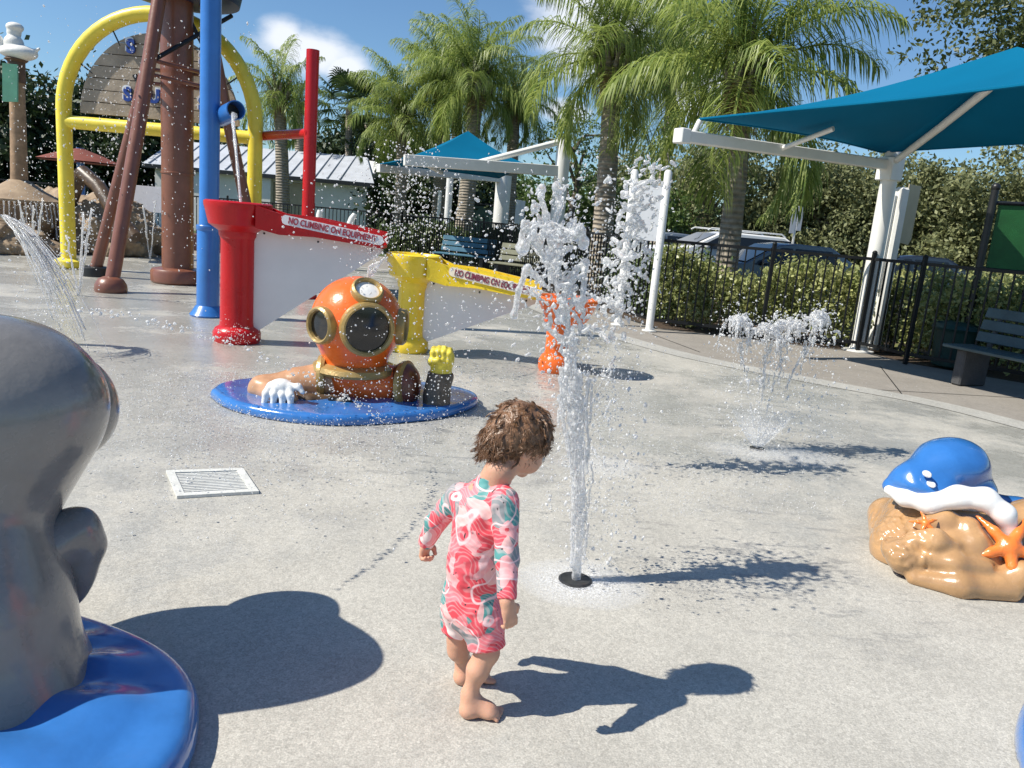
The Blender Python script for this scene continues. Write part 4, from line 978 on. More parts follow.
# ---- play equipment -------------------------------------------------
def water_channel(name, base, zt, postR, bowl, end, endz, color, label, plate_m, letter_m, panel):
    """post with a flared bowl, a long sloping trough and a three-cornered plastic panel under it"""
    x, y = base.x, base.y; root = thing(name, (x, y, 0), label, 'water channel')
    b = MB(); b.lathe((x, y, 0), [(postR*1.32, 0), (postR*1.42, .03), (postR*1.42, .09), (postR*1.3, .13), (postR*1.04, .155), (postR, .2), (postR*.99, zt-.34), (postR*1.04, zt-.31)], 36)
    po = b.build('post', color, root)
    b = MB(); b.lathe((x, y, zt), [(postR*1.02, -.32), (postR*1.1, -.30), (postR*1.12, -.26), (bowl*.86, -.2), (bowl*.97, -.06), (bowl, -.03), (bowl, 0), (bowl*.93, .012), (bowl*.88, 0), (bowl*.74, -.14), (.02, -.15)], 40)
    b.build('bowl', color, root)
    E_ = Vector((end.x, end.y, endz)); s = Vector((x, y, zt)); d = Vector((E_.x-x, E_.y-y, 0)).normalized(); nrm = V3(d.y, -d.x, 0)   # nrm towards the camera side
    if nrm.y > 0: nrm = -nrm
    L = (Vector((E_.x, E_.y, 0))-Vector((x, y, 0))).length; st = bowl*.72; sect = []; n = 9
    stations = [0, .06, .1667, .45, .7, 1]; v = []; prof = [(.5, 0), (.5, -1), (-.5, -1), (-.5, 0), (-.40, 0), (-.40, -.8), (.40, -.8), (.40, 0)]
    for t in stations:
        c = Vector((x, y, 0))+d*lerp(st, L, t); zz = lerp(zt-.005, endz, t)-(.035*sin(pi*min(1, t*2.2)) if t < .45 else 0); wd = lerp(bowl*1.5, .3, min(1, t*6)); hg = lerp(.2, .15, t)
        for (a, h) in prof: v.append(tuple(c+nrm*(a*wd)+V3(0, 0, zz+h*hg)))
    k = len(prof); f = [(i*k+j, i*k+(j+1) % k, (i+1)*k+(j+1) % k, (i+1)*k+j) for i in range(len(stations)-1) for j in range(k)]+[(5*k, 5*k+1, 5*k+6, 5*k+7), (5*k+2, 5*k+3, 5*k+4, 5*k+5), (5*k+1, 5*k+2, 5*k+5, 5*k+6)]
    b = MB(); b.add(v, f); tr = b.build('trough', color, root, True, 30)
    # sign plate along the side facing the camera
    t0, t1 = panel['plate']; pa = Vector((x, y, 0))+d*lerp(st, L, t0); pb = Vector((x, y, 0))+d*lerp(st, L, t1)
    wa, wb = .158, .158
    za, zb = [lerp(zt, endz, t)-.08 for t in (t0, t1)]; pa = pa+nrm*wa; pb = pb+nrm*wb
    if panel.get('flat'): pa = pa-nrm*(wa-wb); 
    b = MB(); hh = .043; dd = (pb-pa); 
    pts = []
    for (ex, base_, zz, sg) in ((0, pa, za, 1), (1, pb, zb, -1)):
        for a in range(5):
            w = pi/2+pi*a/4 if ex == 0 else -pi/2+pi*a/4
            pts.append(base_+d*(cos(w)*.03)+V3(0, 0, zz+sin(w)*hh))
    b.slab(pts, .012); pl = b.build('sign_plate', plate_m, tr, False)
    mid = (pa+pb)/2+nrm*.009+V3(0, 0, (za+zb)/2); slope = atan2(zb-za, (pb-pa).length); yaw = atan2(d.y, d.x)
    Rm = Matrix.Rotation(yaw, 3, 'Z') @ Matrix.Rotation(-slope, 3, 'Y') @ Matrix.Rotation(pi/2, 3, 'X')
    text('NO CLIMBING ON EQUIPMENT', .082, letter_m, tr, mid, Rm.to_euler(), offset=.0022, width=(pb-pa).length*.93, ext=.002)
    # panel
    zc = lerp(zt, endz, 0)-.2
    p0 = Vector((x, y, 0))+d*(postR*.95); p1 = Vector((x, y, 0))+d*(L-.03)
    b = MB(); b.slab([p0+V3(0, 0, panel['zb']), p0+d*.04+V3(0, 0, panel['zb']-.01), p1+V3(0, 0, endz-.2), p1+V3(0, 0, endz-.14), p0+V3(0, 0, zc+.02)], .022); b.build('side_panel', 'panel', root, False)
    # bolts
    bo = MB()
    for t in (.08, .5, .92):
        c = p0.lerp(p1, t)+nrm*.014+V3(0, 0, lerp(zc-.05, endz-.185, t)); bo.ball(tuple(c), .011, 1)
    bo.build('bolts', 'black', root)
    return root
rb = G(233, 343); water_channel('water_channel', V3(rb.x, rb.y+.1, 0), 1.30, .155, .305, D(386, 230, 7.35), 1.15, 'red', 'red water channel with a sign strip, pouring toward the yellow one', 'plate', 'letter_red', dict(plate=(.215, .975), sx=.88, zb=.12))
yb = G(407, 353); water_channel('water_channel', V3(yb.x, yb.y+.12, 0), .95, .135, .27, D(541, 276, 7.35), .80, 'yellow', 'yellow water channel with a sign strip, behind the diver figure', 'yplate', 'letter_dark', dict(plate=(.22, .975), sx=.8, zb=.12))
# orange bowl stand
ob = G(553, 373); x, y = ob.x+.02, ob.y+.1; root = thing('water_bowl', (x, y, 0), 'orange bowl on a short orange pedestal behind the tall water jet', 'water bowl')
b = MB(); b.lathe((x, y, 0), [(.15, 0), (.165, .03), (.165, .1), (.14, .15), (.115, .17), (.11, .3), (.12, .42), (.15, .48)], 32); b.build('pedestal', 'orange', root)
x2 = x+.06
b = MB(); b.lathe((x2, y, .70), [(.13, -.26), (.2, -.2), (.285, -.03), (.30, -.02), (.30, 0), (.28, .01), (.25, -.01), (.18, -.16), (.02, -.18)], 36); b.build('bowl', 'orange', root)
b = MB(); b.tube([(x-.05, y, .12), (x-.02, y, .3), (x+.05, y, .5)], [.02, .02, .02], 8); b.build('strut', 'orange', root)

# blue pole with spout
bp = G(208, 316); tp = D(222, 5, 8.75); root = thing('spout_pole', (bp.x, bp.y, 0), 'tall blue pole with an open spout above the red water channel', 'pole'); tp2 = V3(bp.x+.045, bp.y-.05, 5.0)
b = MB(); b.tube([(bp.x, bp.y, 0), (bp.x, bp.y, 1.0), (bp.x+.01, bp.y-.01, 1.02), (bp.x+.045, bp.y-.03, 5.2)], [.125, .12, .105, .105], 28); b.lathe((bp.x, bp.y, 0), [(.19, 0), (.2, .02), (.17, .06), (.14, .11), (.12, .13)], 28); b.lathe((bp.x, bp.y, .96), [(.122, 0), (.128, .01), (.128, .05), (.12, .06)], 28); b.build('pipe', 'blue_pipe', root)
so_ = D(221, 117, 8.83); mo = D(236, 110, 8.45)
so_ = Vector(so_); mo = Vector(mo); ax = (mo-so_).normalized()
b = MB(); Rm = V3(0, 0, 1).rotation_difference(ax).to_matrix(); Lm = (mo-so_).length
b.lathe(tuple(so_), [(.1, 0), (.1, Lm), (.088, Lm+.002), (.085, Lm-.16), (.005, Lm-.17)], 28, ax); sp = b.build('spout', 'blue_pipe', root)
b = MB(); b.lathe(tuple(so_), [(.0845, Lm-.155), (.003, Lm-.15)], 24, ax); b.build('opening', 'black', sp)

# brown tower: thick pole, three slanting legs, ring braces, bucket above
pb_ = G(178, 283); cx, cy = pb_.x, pb_.y; root = thing('dumping_tower', (cx, cy, 0), 'brown steel tower with a thick pole and slanting legs', 'tower')
b = MB(); b.tube([(cx, cy, .2), (cx, cy, 1.62), (cx, cy, 5.2)], [.225, .222, .222], 36); b.lathe((cx, cy, 0), [(.36, 0), (.385, .03), (.385, .17), (.36, .21), (.25, .235)], 36); b.lathe((cx, cy, 1.6), [(.224, 0), (.232, .005), (.232, .03), (.224, .035)], 32); b.build('pole', 'brown_pipe', root)
def leg(px, py, topd, r, m='brown_pipe', capm='brown_pipe'):
    f = G(px, py); t = V3(cx+topd[0], cy+topd[1], 4.9); k = V3(f.x, f.y, 0).lerp(t, .5); k = k-(k-V3(cx, cy, k.z)).normalized()*.02
    b = MB(); b.tube([(f.x, f.y, .05), tuple(V3(f.x, f.y, 0).lerp(k, .9)), tuple(k), tuple(t)], r, 20); lg = b.build('leg', m, root)
    c = MB()
    if capm == 'black': c.lathe((f.x, f.y, 0), [(.19, 0), (.19, .13), (.17, .145), (.1, .15)], 24)
    else: c.lathe((f.x, f.y, 0), [(.19, 0), (.2, .03), (.19, .1), (.15, .17), (.09, .2)], 24)
    c.build('foot', capm, lg); return f, t
L1 = leg(95, 276, (-.02, .1), .085, 'brown_pipe', 'black'); L2 = leg(111, 292, (.06, -.3), .09); L3 = leg(263, 286, (.2, .0), .085)
L4 = L1
def at_h(L, z): f, t = L; return V3(f.x, f.y, 0).lerp(t, z/4.9)
for z in (2.86, 3.05):
    b = MB(); pts = [at_h(L, z) for L in (L1, L2, L3, L4, L1)]; 
    for i in range(4): b.tube([pts[i], pts[i+1]], .028, 8)
    b.build('ring_brace', 'brown_pipe', root)
b = MB(); b.tube([at_h(L1, 2.8), at_h(L1, 3.0)+V3(-.14, 0, -.05)], .04, 8); b.tube([at_h(L2, 3.0), at_h(L2, 3.5)+V3(.7, .9, .4)], .03, 8); b.tube([at_h(L3, 3.0), (cx+.1, cy, 3.9)], .03, 8); b.build('diagonal_brace', 'black', root)
b = MB(); b.lathe((cx+.1, cy, 3.98), [(.5, 0), (.75, .03), (.95, .9), (1.0, .95), (.9, .95), (.7, .1), (.02, .1)], 36); b.build('bucket', 'navy', root)

# yellow arch with board
aL = G(69, 268); ya = aL.y; ax0 = aL.x; ax1 = D(254, 220, ya).x; acx = (ax0+ax1)/2; aR = (ax1-ax0)/2; zc = D(160, 14, ya).z-aR
root = thing('arch_sign', (acx, ya, 0), 'yellow tubular arch holding a round-topped wooden board', 'arch sign')
pts = [(ax0, ya, 0), (ax0, ya, zc*.5), (ax0, ya, zc)]+[(acx-cos(pi*i/28)*aR, ya, zc+sin(pi*i/28)*aR) for i in range(1, 28)]+[(ax1, ya, zc), (ax1, ya, zc*.5), (ax1, ya, 0)]
b = MB(); b.tube(pts, .112, 20); b.build('arch_tube', 'yellow_pipe', root)
zb_ = D(70, 122, ya).z; b = MB(); b.tube([(ax0, ya, zb_), (ax1, ya, zb_)], .1, 18); b.build('crossbar', 'yellow_pipe', root)
for xx in (ax0, ax1):
    b = MB(); b.lathe((xx, ya, 0), [(.2, 0), (.24, .04), (.22, .12), (.13, .16)], 24); b.build('foot', 'yellow_pipe', root)
br = aR-.26; nb = 7; bdm = None
bo_root = None
poly = [(-br, 0)]+[(-cos(pi*i/40)*br, sin(pi*i/40)*br*1.02) for i in range(1, 40)]+[(br, 0)]
zq = zb_+.15
b = MB(); H_ = br*1.02
for i in range(nb):                                  # horizontal boards cut to the round outline, thin dark gaps between
    z0_, z1_ = H_*i/nb+.006, H_*(i+1)/nb-.006; out_ = []
    for k in range(7): z = lerp(z0_, z1_, k/6); out_.append((sqrt(max(0, 1-(z/H_)**2))*br, z))
    pl = [V3(acx+xx_, ya+.02, zq+z) for xx_, z in out_]+[V3(acx-xx_, ya+.02, zq+z) for xx_, z in reversed(out_)]
    b.slab(pl, .05+.006*(i % 2))
brd = b.build('board', 'wood', root, False)
b = MB(); b.slab([V3(acx+p_[0]*.97, ya+.065, zq+p_[1]*.97) for p_ in poly], .03); b.build('backing', mat('dark_backing', (.05, .04, .03), .9), root, False)
for ch, px, py in [('S', 131, 47), ('P', 166, 47), ('S', 204, 60), ('S', 128, 95), ('U', 154, 97), ('R', 167, 98), ('S', 203, 105)]:
    q = D(px, py, ya-.03); text(ch, .27, 'letter_blue', root, q, (pi/2, 0, 0), ext=.02, offset=.012)
    q2 = D(px, py, ya-.018); text(ch, .285, 'white', root, q2+V3(-.02, 0, .02), (pi/2, 0, 0), ext=.006, offset=.014)
b = MB()
for ang in (150, 120, 60, 30):
    w = radians(ang); b.tube([(acx+cos(w)*br*.96, ya, zq+sin(w)*br*.96), (acx+cos(w)*aR, ya, zc+sin(w)*aR)], .012, 6)
b.build('hanger', 'black', root)

# red frame
Yr = 11.2; b = MB(); p1_, p0_ = D(313, 50, Yr), D(255, 105, 12.9); root = thing('red_frame', (p1_.x, Yr, 0), 'red post with a level red bar running left behind the yellow arch', 'frame')
b = MB(); b.tube([(p1_.x, Yr, 0), (p1_.x, Yr, p1_.z)], .088, 20); b.lathe((p1_.x, Yr, 0), [(.16, 0), (.16, .05), (.09, .08)], 20); b.build('post', 'red', root)
b = MB(); b.tube([(p0_.x, 12.9, 0), (p0_.x, 12.9, D(255, 104, 12.9).z)], .08, 20); b.build('post', 'red', root)
zr_ = D(308, 133, Yr).z; b = MB(); b.tube([(p1_.x, Yr, zr_), (p0_.x, 12.9, zr_+.02)], .07, 16); b.lathe((p1_.x-.05, Yr, zr_), [(.085, -.08), (.085, .0), (.06, .01)], 16, (-1, 0, 0)); b.build('crossbar', 'red', root)
for px, py, d in ((320, 210, .05), (355, 214, .3)):
    q = D(px, py, 17); b = MB(); b.tube([(q.x-d*1.5, 17, 0), (q.x-d*.2, 17, q.z-.1), (q.x, 17, q.z)], [.07, .07, .05], 12); b.lathe((q.x-d*1.5, 17, 0), [(.12, 0), (.12, .02), (.07, .03)], 12)
    tag(b.build('spray_pipe', 'white_steel', None, origin=(q.x, 17, 0)), 'short white pipe peeking over the %s of the red trough' % ('middle' if px < 330 else 'right end'), 'pipe', 'short white pipes behind the red trough')

# ---- left background: tan column, rocks, red shade
cY = 15.2; cxp = D(20, 200, cY).x; ctop = D(24, 60, cY); root = thing('statue_column', (cxp, cY, 0), 'tan column carrying a white figure and a mint panel at the left edge', 'column')
zs = D(18, 185, cY).z
b = MB(); b.tube([(cxp, cY, zs-.1), (cxp+.03, cY, (zs+ctop.z)/2), (cxp+.05, cY, ctop.z-.05)], [.15, .135, .125], 20); b.build('shaft', 'column', root)
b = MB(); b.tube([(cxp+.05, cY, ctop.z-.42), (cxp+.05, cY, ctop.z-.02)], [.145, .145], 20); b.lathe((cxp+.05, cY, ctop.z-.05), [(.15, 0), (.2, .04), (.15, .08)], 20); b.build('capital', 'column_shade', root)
b = MB(); b.lathe((cxp, cY, 0), [(.55, 0), (.5, .3), (.62, .5), (.66, zs-.35), (.78, zs-.3), (.78, zs-.26), (.45, zs-.1), (.16, zs+.1)], 30); b.build('base', 'sandrock', root)
S = SDF((cxp-.6, cY-.6, ctop.z-.2), (cxp+.7, cY+.6, ctop.z+1.1), .02); c0 = V3(cxp+.05, cY, ctop.z)
S.ell(c0+V3(.06, 0, .12), (.33, .24, .14), k=.02).ell(c0+V3(-.02, -.02, .28), (.17, .15, .15), k=.04).ell(c0+V3(-.02, 0, .46), (.12, .12, .11), k=.03).ell(c0+V3(.0, 0, .56), (.15, .14, .09), k=.03).cap(c0+V3(-.24, -.05, .12), c0+V3(-.26, -.05, .34), .05, k=.04).cap(c0+V3(.26, 0, .12), c0+V3(.44, 0, .22), .05, .025, k=.05)
S.build('figure', 'statue_white', root)
mp_ = D(19, 66, cY-.1); mb_ = D(19, 104, cY-.1); b = MB(); b.slab([V3(mp_.x-.20, cY-.30, mb_.z), V3(mp_.x+.05, cY-.26, mb_.z+.02), V3(mp_.x+.08, cY-.26, mp_.z), V3(mp_.x-.17, cY-.30, mp_.z)], .05); b.build('mint_panel', 'mint', root, False)
def rock(name, c, r, label, seed, m='sandrock', h=.05, am=.16, cat='rock', group=None):
    c = Vector(c); S = SDF((c.x-r[0]*1.4, c.y-r[1]*1.4, -.05), (c.x+r[0]*1.4, c.y+r[1]*1.4, r[2]*1.35), h); rd = random.Random(seed); S.ell((c.x, c.y, 0), r, k=0)
    for _ in range(9):
        a = rd.uniform(0, 6.28); q = rd.uniform(.3, .85); S.ell((c.x+cos(a)*r[0]*q, c.y+sin(a)*r[1]*q, rd.uniform(0, .6)*r[2]), [k*rd.uniform(.25, .5) for k in r], k=h*3)
    S.plane((0, 0, 0.0), (0, 0, -1))
    def dsp(P):
        n = np.array([mnoise.fractal(Vector(p)*1.6/max(r)*2, .8, 2.1, 5) for p in P]); d = P-np.array([c.x, c.y, 0]); d /= np.linalg.norm(d, axis=1)[:, None]+1e-6; Q = P+d*(n*am)[:, None]; Q[:, 2] = np.maximum(Q[:, 2], -.02); return Q
    o = S.build(name, m, None, origin=(c.x, c.y, 0), disp=dsp); tag(o, label, cat, group); return o
rock('play_rock', (D(45, 200, 16.6).x, 16.8, 0), (2.2, 1.0, 1.25), 'broad tan artificial rock left of the yellow arch', 5, am=.3)
rock('play_rock', (D(100, 215, 15.6).x, 15.8, 0), (.85, .7, 1.0), 'tan artificial rock seen through the left part of the arch', 8, am=.25)
rock('play_rock', (D(5, 235, 14.6).x-.3, 14.2, 0), (1.5, .8, .6), 'low tan rock at the left edge under the column', 9, am=.2)
b = MB(); s0 = D(82, 172, 15.2); s1 = D(130, 232, 14.6)
b.tube([s0, s0.lerp(s1, .35)+V3(0, 0, .12), s0.lerp(s1, .7), s1+V3(.1, 0, -.1)], [.14, .14, .14, .14], 12); b.tube([V3(s0.x-.4, 15.4, .9), s0], .13, 10)
tag(b.build('slide_edge', 'dark_brown', None, origin=(s1.x, s1.y, 0)), 'dark brown curved slide rim sloping down behind the arch', 'slide')
cu_ = D(80, 148, 22); root = thing('rust_umbrella', (cu_.x, 22, 0), 'rust-coloured shade umbrella on a blue pole far behind the yellow arch', 'umbrella')
b = MB(); b.lathe((cu_.x, 22, cu_.z), [(1.1, -.36), (.6, -.17), (.04, .0), (.03, -.02), (.6, -.2), (1.08, -.39)], 8); b.build('shade', 'red_shade', root, True, 20)
b = MB(); b.tube([(cu_.x, 22, 0), (cu_.x, 22, cu_.z)], .10, 12); b.build('pole', 'blue_pipe', root)
# white notice on the far fence
q = D(147, 199, 23.4); b = MB(); b.box(tuple(q), (.95, .02, .75), bev=.003); tag(b.build('notice_board', 'plate', None, False, origin=tuple(q)), 'white notice fixed to the far fence left of the brown pole', 'notice')
# yellow pipe at the left edge that throws the water sheet
yp = D(-2, 300, 6.3); root = thing('arc_spout', (yp.x-.06, 6.3, 0), 'thin yellow pipe at the left edge throwing a sheet of water', 'pipe'); zt_ = D(2, 216, 6.3).z
b = MB(); b.tube([(yp.x-.06, 6.3, 0), (yp.x-.06, 6.3, zt_-.1), (yp.x-.03, 6.28, zt_), (yp.x+.05, 6.2, zt_+.03)], .045, 16); b.lathe((yp.x-.06, 6.3, 0), [(.1, 0), (.1, .03), (.05, .05)], 16); b.build('pipe', 'yellow_pipe', root)

# floor drain
dc = [G(166, 473), G(243, 470.5), G(259, 494), G(177, 499)]; cen = sum(dc, V3(0, 0, 0))/4; root = thing('floor_drain', tuple(cen), 'white-framed square drain grate set in the wet floor', 'drain')
cor = [Vector((p.x, p.y, .008)) for p in dc]; b = MB()
inn = [cen.lerp(p, .80)+V3(0, 0, .008) for p in cor]
for i in range(4):
    j = (i+1) % 4; b.slab([cor[i], cor[j], Vector((inn[j].x, inn[j].y, .008)), Vector((inn[i].x, inn[i].y, .008))], .014)
b.build('frame', 'drain', root, False)
b = MB(); b.add([(p.x, p.y, .003) for p in inn], [(0, 1, 2, 3)]); b.build('slots', 'drain_dark', root, False)
b = MB()
for k in range(13):
    t = (k+.5)/13; a = inn[0].lerp(inn[3], t); c = inn[1].lerp(inn[2], t); a.z = c.z = .007; w = (inn[3]-inn[0])*.024; b.slab([a-w, c-w, c+w, a+w], .006)
b.build('grate_bars', 'drain', root, False)
# ================================================================== MOULDED FIGURES
def bump_disp(amp, sc, seed=0):
    def f(P):
        n = np.array([mnoise.noise(Vector((p[0]*sc+seed, p[1]*sc, p[2]*sc))) for p in P])
        return P+np.stack([n*amp, n*amp*.6, n*amp*.8], 1)
    return f
# ---- grey sea animal on a blue wave base, lower left
gx, gy = -1.36, 1.86
root = thing('sea_animal_figure', (gx, gy, 0), 'big smooth grey sea animal rising from a glossy blue water base', 'play figure')
def P_(px, py, Y): p = D(px, py, Y); return (p.x, p.y, p.z)
S = SDF((-2.15, 1.25, -.02), (-.7, 2.75, 1.25), .011)
S.chain([P_(-60, 715, 1.73), P_(-62, 610, 1.77), P_(-60, 520, 1.82), P_(-50, 440, 1.9)], [.35, .285, .225, .27], k=.09)
S.ell(P_(-8, 405, 1.92), (.285, .23, .235), k=.12)
S.ell(P_(-40, 440, 1.95), (.26, .26, .27), k=.1)
S.cap(P_(20, 400, 2.0), P_(52, 405, 2.12), .18, .13, k=.07)
S.ell(P_(-55, 715, 1.73), (.35, .32, .22), k=.1)
S.plane((0, 0, .03), (0, 0, -1))
S.build('body', 'grey', root, disp=bump_disp(.008, 4))
# cheek lobe behind the head and the short flipper
S = SDF((-1.6, 1.9, .3), (-.7, 2.8, 1.1), .008); S.ell(P_(71, 405, 2.22), (.10, .12, .15), k=.03).cap(P_(35, 400, 2.12), P_(68, 412, 2.2), .15, .12, k=.09)
S.build('snout', 'grey', root)
S = SDF((-1.6, 1.5, .0), (-.7, 2.6, .75), .007)
S.ell(P_(77, 560, 1.96), (.060, .050, .150), np.array([[.97, 0, .22], [0, 1, 0], [-.22, 0, .97]]), k=.02).chain([P_(48, 545, 1.9), P_(72, 532, 1.95), P_(90, 545, 1.97)], [.07, .06, .04], k=.03)
S.cap(P_(98, 600, 1.82), P_(84, 560, 1.80), .03, .025, k=.03, mode='sub')
S.build('flipper', 'grey', root)
S = SDF((-2.3, 1.2, .0), (-.45, 2.75, .35), .011)
def basefn(X, Y, Z):
    return 0
out_pts = [G(65, 628), G(120, 645), G(170, 668), G(198, 700), G(200, 735), G(190, 775), G(150, 830)]
poly_c = [(p.x, p.y) for p in out_pts]+[(-.95, 1.25), (-1.5, 1.22), (-2.1, 1.4), (-2.2, 1.9), (-2.0, 2.35), (-1.65, 2.42)]
def poly_sdf(poly):
    def f(X, Y):
        d = None; sgn = np.ones(np.broadcast(X, Y).shape, dtype=np.float32); n = len(poly)
        for i in range(n):
            ax_, ay = poly[i]; bx, by = poly[(i+1) % n]; ex, ey = bx-ax_, by-ay; wx, wy = X-ax_, Y-ay
            t = np.clip((wx*ex+wy*ey)/(ex*ex+ey*ey), 0, 1); q = (wx-ex*t)**2+(wy-ey*t)**2; d = q if d is None else np.minimum(d, q)
            c1 = Y >= ay; c2 = Y < by; c3 = ex*wy > ey*wx
            flip = (c1 & c2 & c3) | (~c1 & ~c2 & ~c3); sgn = np.where(flip, -sgn, sgn)
        return sgn*np.sqrt(d)
    return f
def slab_base(name, poly, hfun, m, root, h, zt, margin=.02, rnd=.05):
    xs = [p[0] for p in poly]; ys = [p[1] for p in poly]
    S = SDF((min(xs)-.05, min(ys)-.05, -.03), (max(xs)+.05, max(ys)+.05, zt+.06), h)
    X, Y, Z = S.ax[0][:, None, None], S.ax[1][None, :, None], S.ax[2][None, None, :]
    d2 = poly_sdf(smoothline(poly+[poly[0]], 2)[:-1])(X, Y)+rnd
    dz = Z-(zt-rnd+hfun(X, Y, np.minimum(d2, 0)))
    S.d = (np.minimum(np.maximum(d2, dz), 0)+np.sqrt(np.maximum(d2, 0)**2+np.maximum(dz, 0)**2)-rnd).astype(np.float32)
    S.plane((0, 0, .002), (0, 0, -1)); return S.build(name, m, root)
def ripple(X, Y, d2):
    r = np.sqrt((X-gx)**2+(Y-gy)**2); a = np.arctan2(Y-gy, X-gx)
    return (.010*np.sin(a*11+2.2*np.sin(r*7))+.008*np.sin(r*19+1.8*np.sin(a*3+.8)))*np.clip(-d2*9, 0, 1)+np.clip(-d2, 0, .5)*.11
slab_base('water_base', poly_c, ripple, 'blue_base', root, .010, .085)

# ---- diver figure
dl = [G(210, 398), G(222, 408), G(250, 417), G(300, 425), G(345, 427), G(400, 424), G(445, 419), G(474, 409), G(480, 402), G(462, 395), G(430, 390), G(380, 385), G(300, 384), G(245, 386), G(218, 391)]
dc_ = sum(dl, V3(0, 0, 0))/len(dl); root = thing('diver_figure', (dc_.x, dc_.y, 0), 'orange helmeted diver figure leaning out of a blue water base', 'play figure')
def rip2(X, Y, d2): return .007*np.sin(X*16+Y*9)*np.clip(-d2*8, 0, 1)+np.clip(-d2, 0, .3)*.05
slab_base('water_base', [(p.x, p.y) for p in dl], rip2, 'blue_base', root, .012, .07, rnd=.04)
Yh = 5.28; hc = D(357, 322, Yh); Rh = .315
face = (Vector((0, 0, CAMH))-hc); face.z = 0; face.normalize(); face = (Matrix.Rotation(radians(14), 3, 'Z') @ face+V3(0, 0, -.02)).normalized(); rt = face.cross(V3(0, 0, 1)).normalized()   # rt = figure's right = image left
rt = -rt if rt.x > 0 else rt
S = SDF(hc-V3(.5, .5, .62), hc+V3(.5, .5, .45), .011); S.ell(hc, (Rh, Rh, Rh*1.0), k=0).cap(hc+V3(0, 0, -.12), hc+V3(0, 0, -.34), .235, .22, k=.05)

_dirs = [(face, .152), (Matrix.Rotation(radians(-62), 3, 'Z') @ face, .1), (Matrix.Rotation(radians(62), 3, 'Z') @ face, .1), (face*.72+V3(.03, 0, .86), .082)]
for d_, r_ in _dirs:
    d_ = Vector(d_).normalized(); dep_ = sqrt(Rh*Rh-r_*r_); S.cap(hc+d_*(dep_+.10), hc+d_*(dep_+.3), r_+.012, k=0, mode='sub')
S.build('helmet', 'orange', root)
def port(dirv, r, name, glass, proud=.0, ring=.03):
    d = dirv.normalized(); c = hc+d*(Rh*.965+proud*.5)
    dep = sqrt(max(0, Rh*Rh-r*r)); base = dep-.02
    b = MB(); b.lathe(tuple(hc), [(r+ring*1.1, base-.02), (r+ring*1.25, base+.025), (r+ring*1.1, base+.042+proud), (r+ring*.5, base+.055+proud), (r, base+.048+proud), (r-.004, base+.035)], 40, d); fr = b.build(name, 'gold', root)
    b = MB(); b.lathe(tuple(hc), [(r-.002, base+.03+proud*.5), (r*.6, base+.036+proud*.5), (.002, base+.04+proud*.5)], 36, d); b.build('glass', glass, fr)
    return fr
port(face, .152, 'front_window', 'glass_dark', .012, .026)
port(Matrix.Rotation(radians(-62), 3, 'Z') @ face if (Matrix.Rotation(radians(-62), 3, 'Z') @ face).x < face.x else Matrix.Rotation(radians(62), 3, 'Z') @ face, .1, 'side_window', 'glass_dark', .012, .023)
port(Matrix.Rotation(radians(64), 3, 'Z') @ face if (Matrix.Rotation(radians(64), 3, 'Z') @ face).x > face.x else Matrix.Rotation(radians(-64), 3, 'Z') @ face, .1, 'side_window', 'glass_dark', .012, .023)
port(face*.72+V3(.03, 0, .86), .082, 'top_window', 'white', .01, .022)
nk = hc+V3(0, 0, -.33); b = MB(); b.lathe(tuple(nk), [(.24, -.03), (.285, -.02), (.30, .0), (.285, .03), (.24, .05)], 40); b.build('collar', 'gold', root)
def Pd(px, py, Y): return Vector(D(px, py, Y))
S = SDF((-1.75, 4.7, -.02), (-.3, 5.8, .5), .011)
S.cap(Pd(335, 388, 5.25), Pd(398, 386, 5.3), .135, .14, k=.05).ell(Pd(365, 380, 5.28), (.33, .2, .14), k=.05); S.plane((0, 0, .03), (0, 0, -1)); S.build('torso', 'orange', root)
S = SDF((-1.2, 4.8, -.02), (-.3, 5.8, .5), .009); S.ell(Pd(404, 386, 5.26), (.12, .15, .17), k=.02); S.plane((0, 0, .03), (0, 0, -1)); S.build('shoulder_shade', mat('shaded_shoulder_rust', (.16, .045, .02), .35, .4, 8, .3, 30, coat=.3), root).name = 'shoulder'  # dark rust tone carries the shoulder's shade in its colour
b = MB(); sc_ = Pd(405, 386, 5.24); b.lathe(tuple(sc_), [(.15, -.02), (.175, -.01), (.18, .02), (.15, .03)], 28, (.9, -.25, .1)); b.build('shoulder_ring', 'gold', root)
S = SDF((-2.2, 4.5, -.02), (-1.0, 5.7, .5), .009); S.chain([Pd(326, 380, 5.2), Pd(300, 384, 5.16), Pd(262, 388, 5.08)], [.125, .115, .082], k=.03).chain([Pd(262, 388, 5.08), Pd(275, 395, 4.95), Pd(290, 398, 4.9)], [.08, .07, .055], k=.04); S.plane((0, 0, .03), (0, 0, -1)); S.build('arm', 'tan_sleeve', root, disp=bump_disp(.01, 12))
b = MB(); s_ = Pd(323, 377, 5.19); b.lathe(tuple(s_), [(.115, -.03), (.15, -.025), (.158, 0), (.15, .025), (.115, .03)], 28, (.95, .1, .05)); b.build('cuff', 'gold', root)
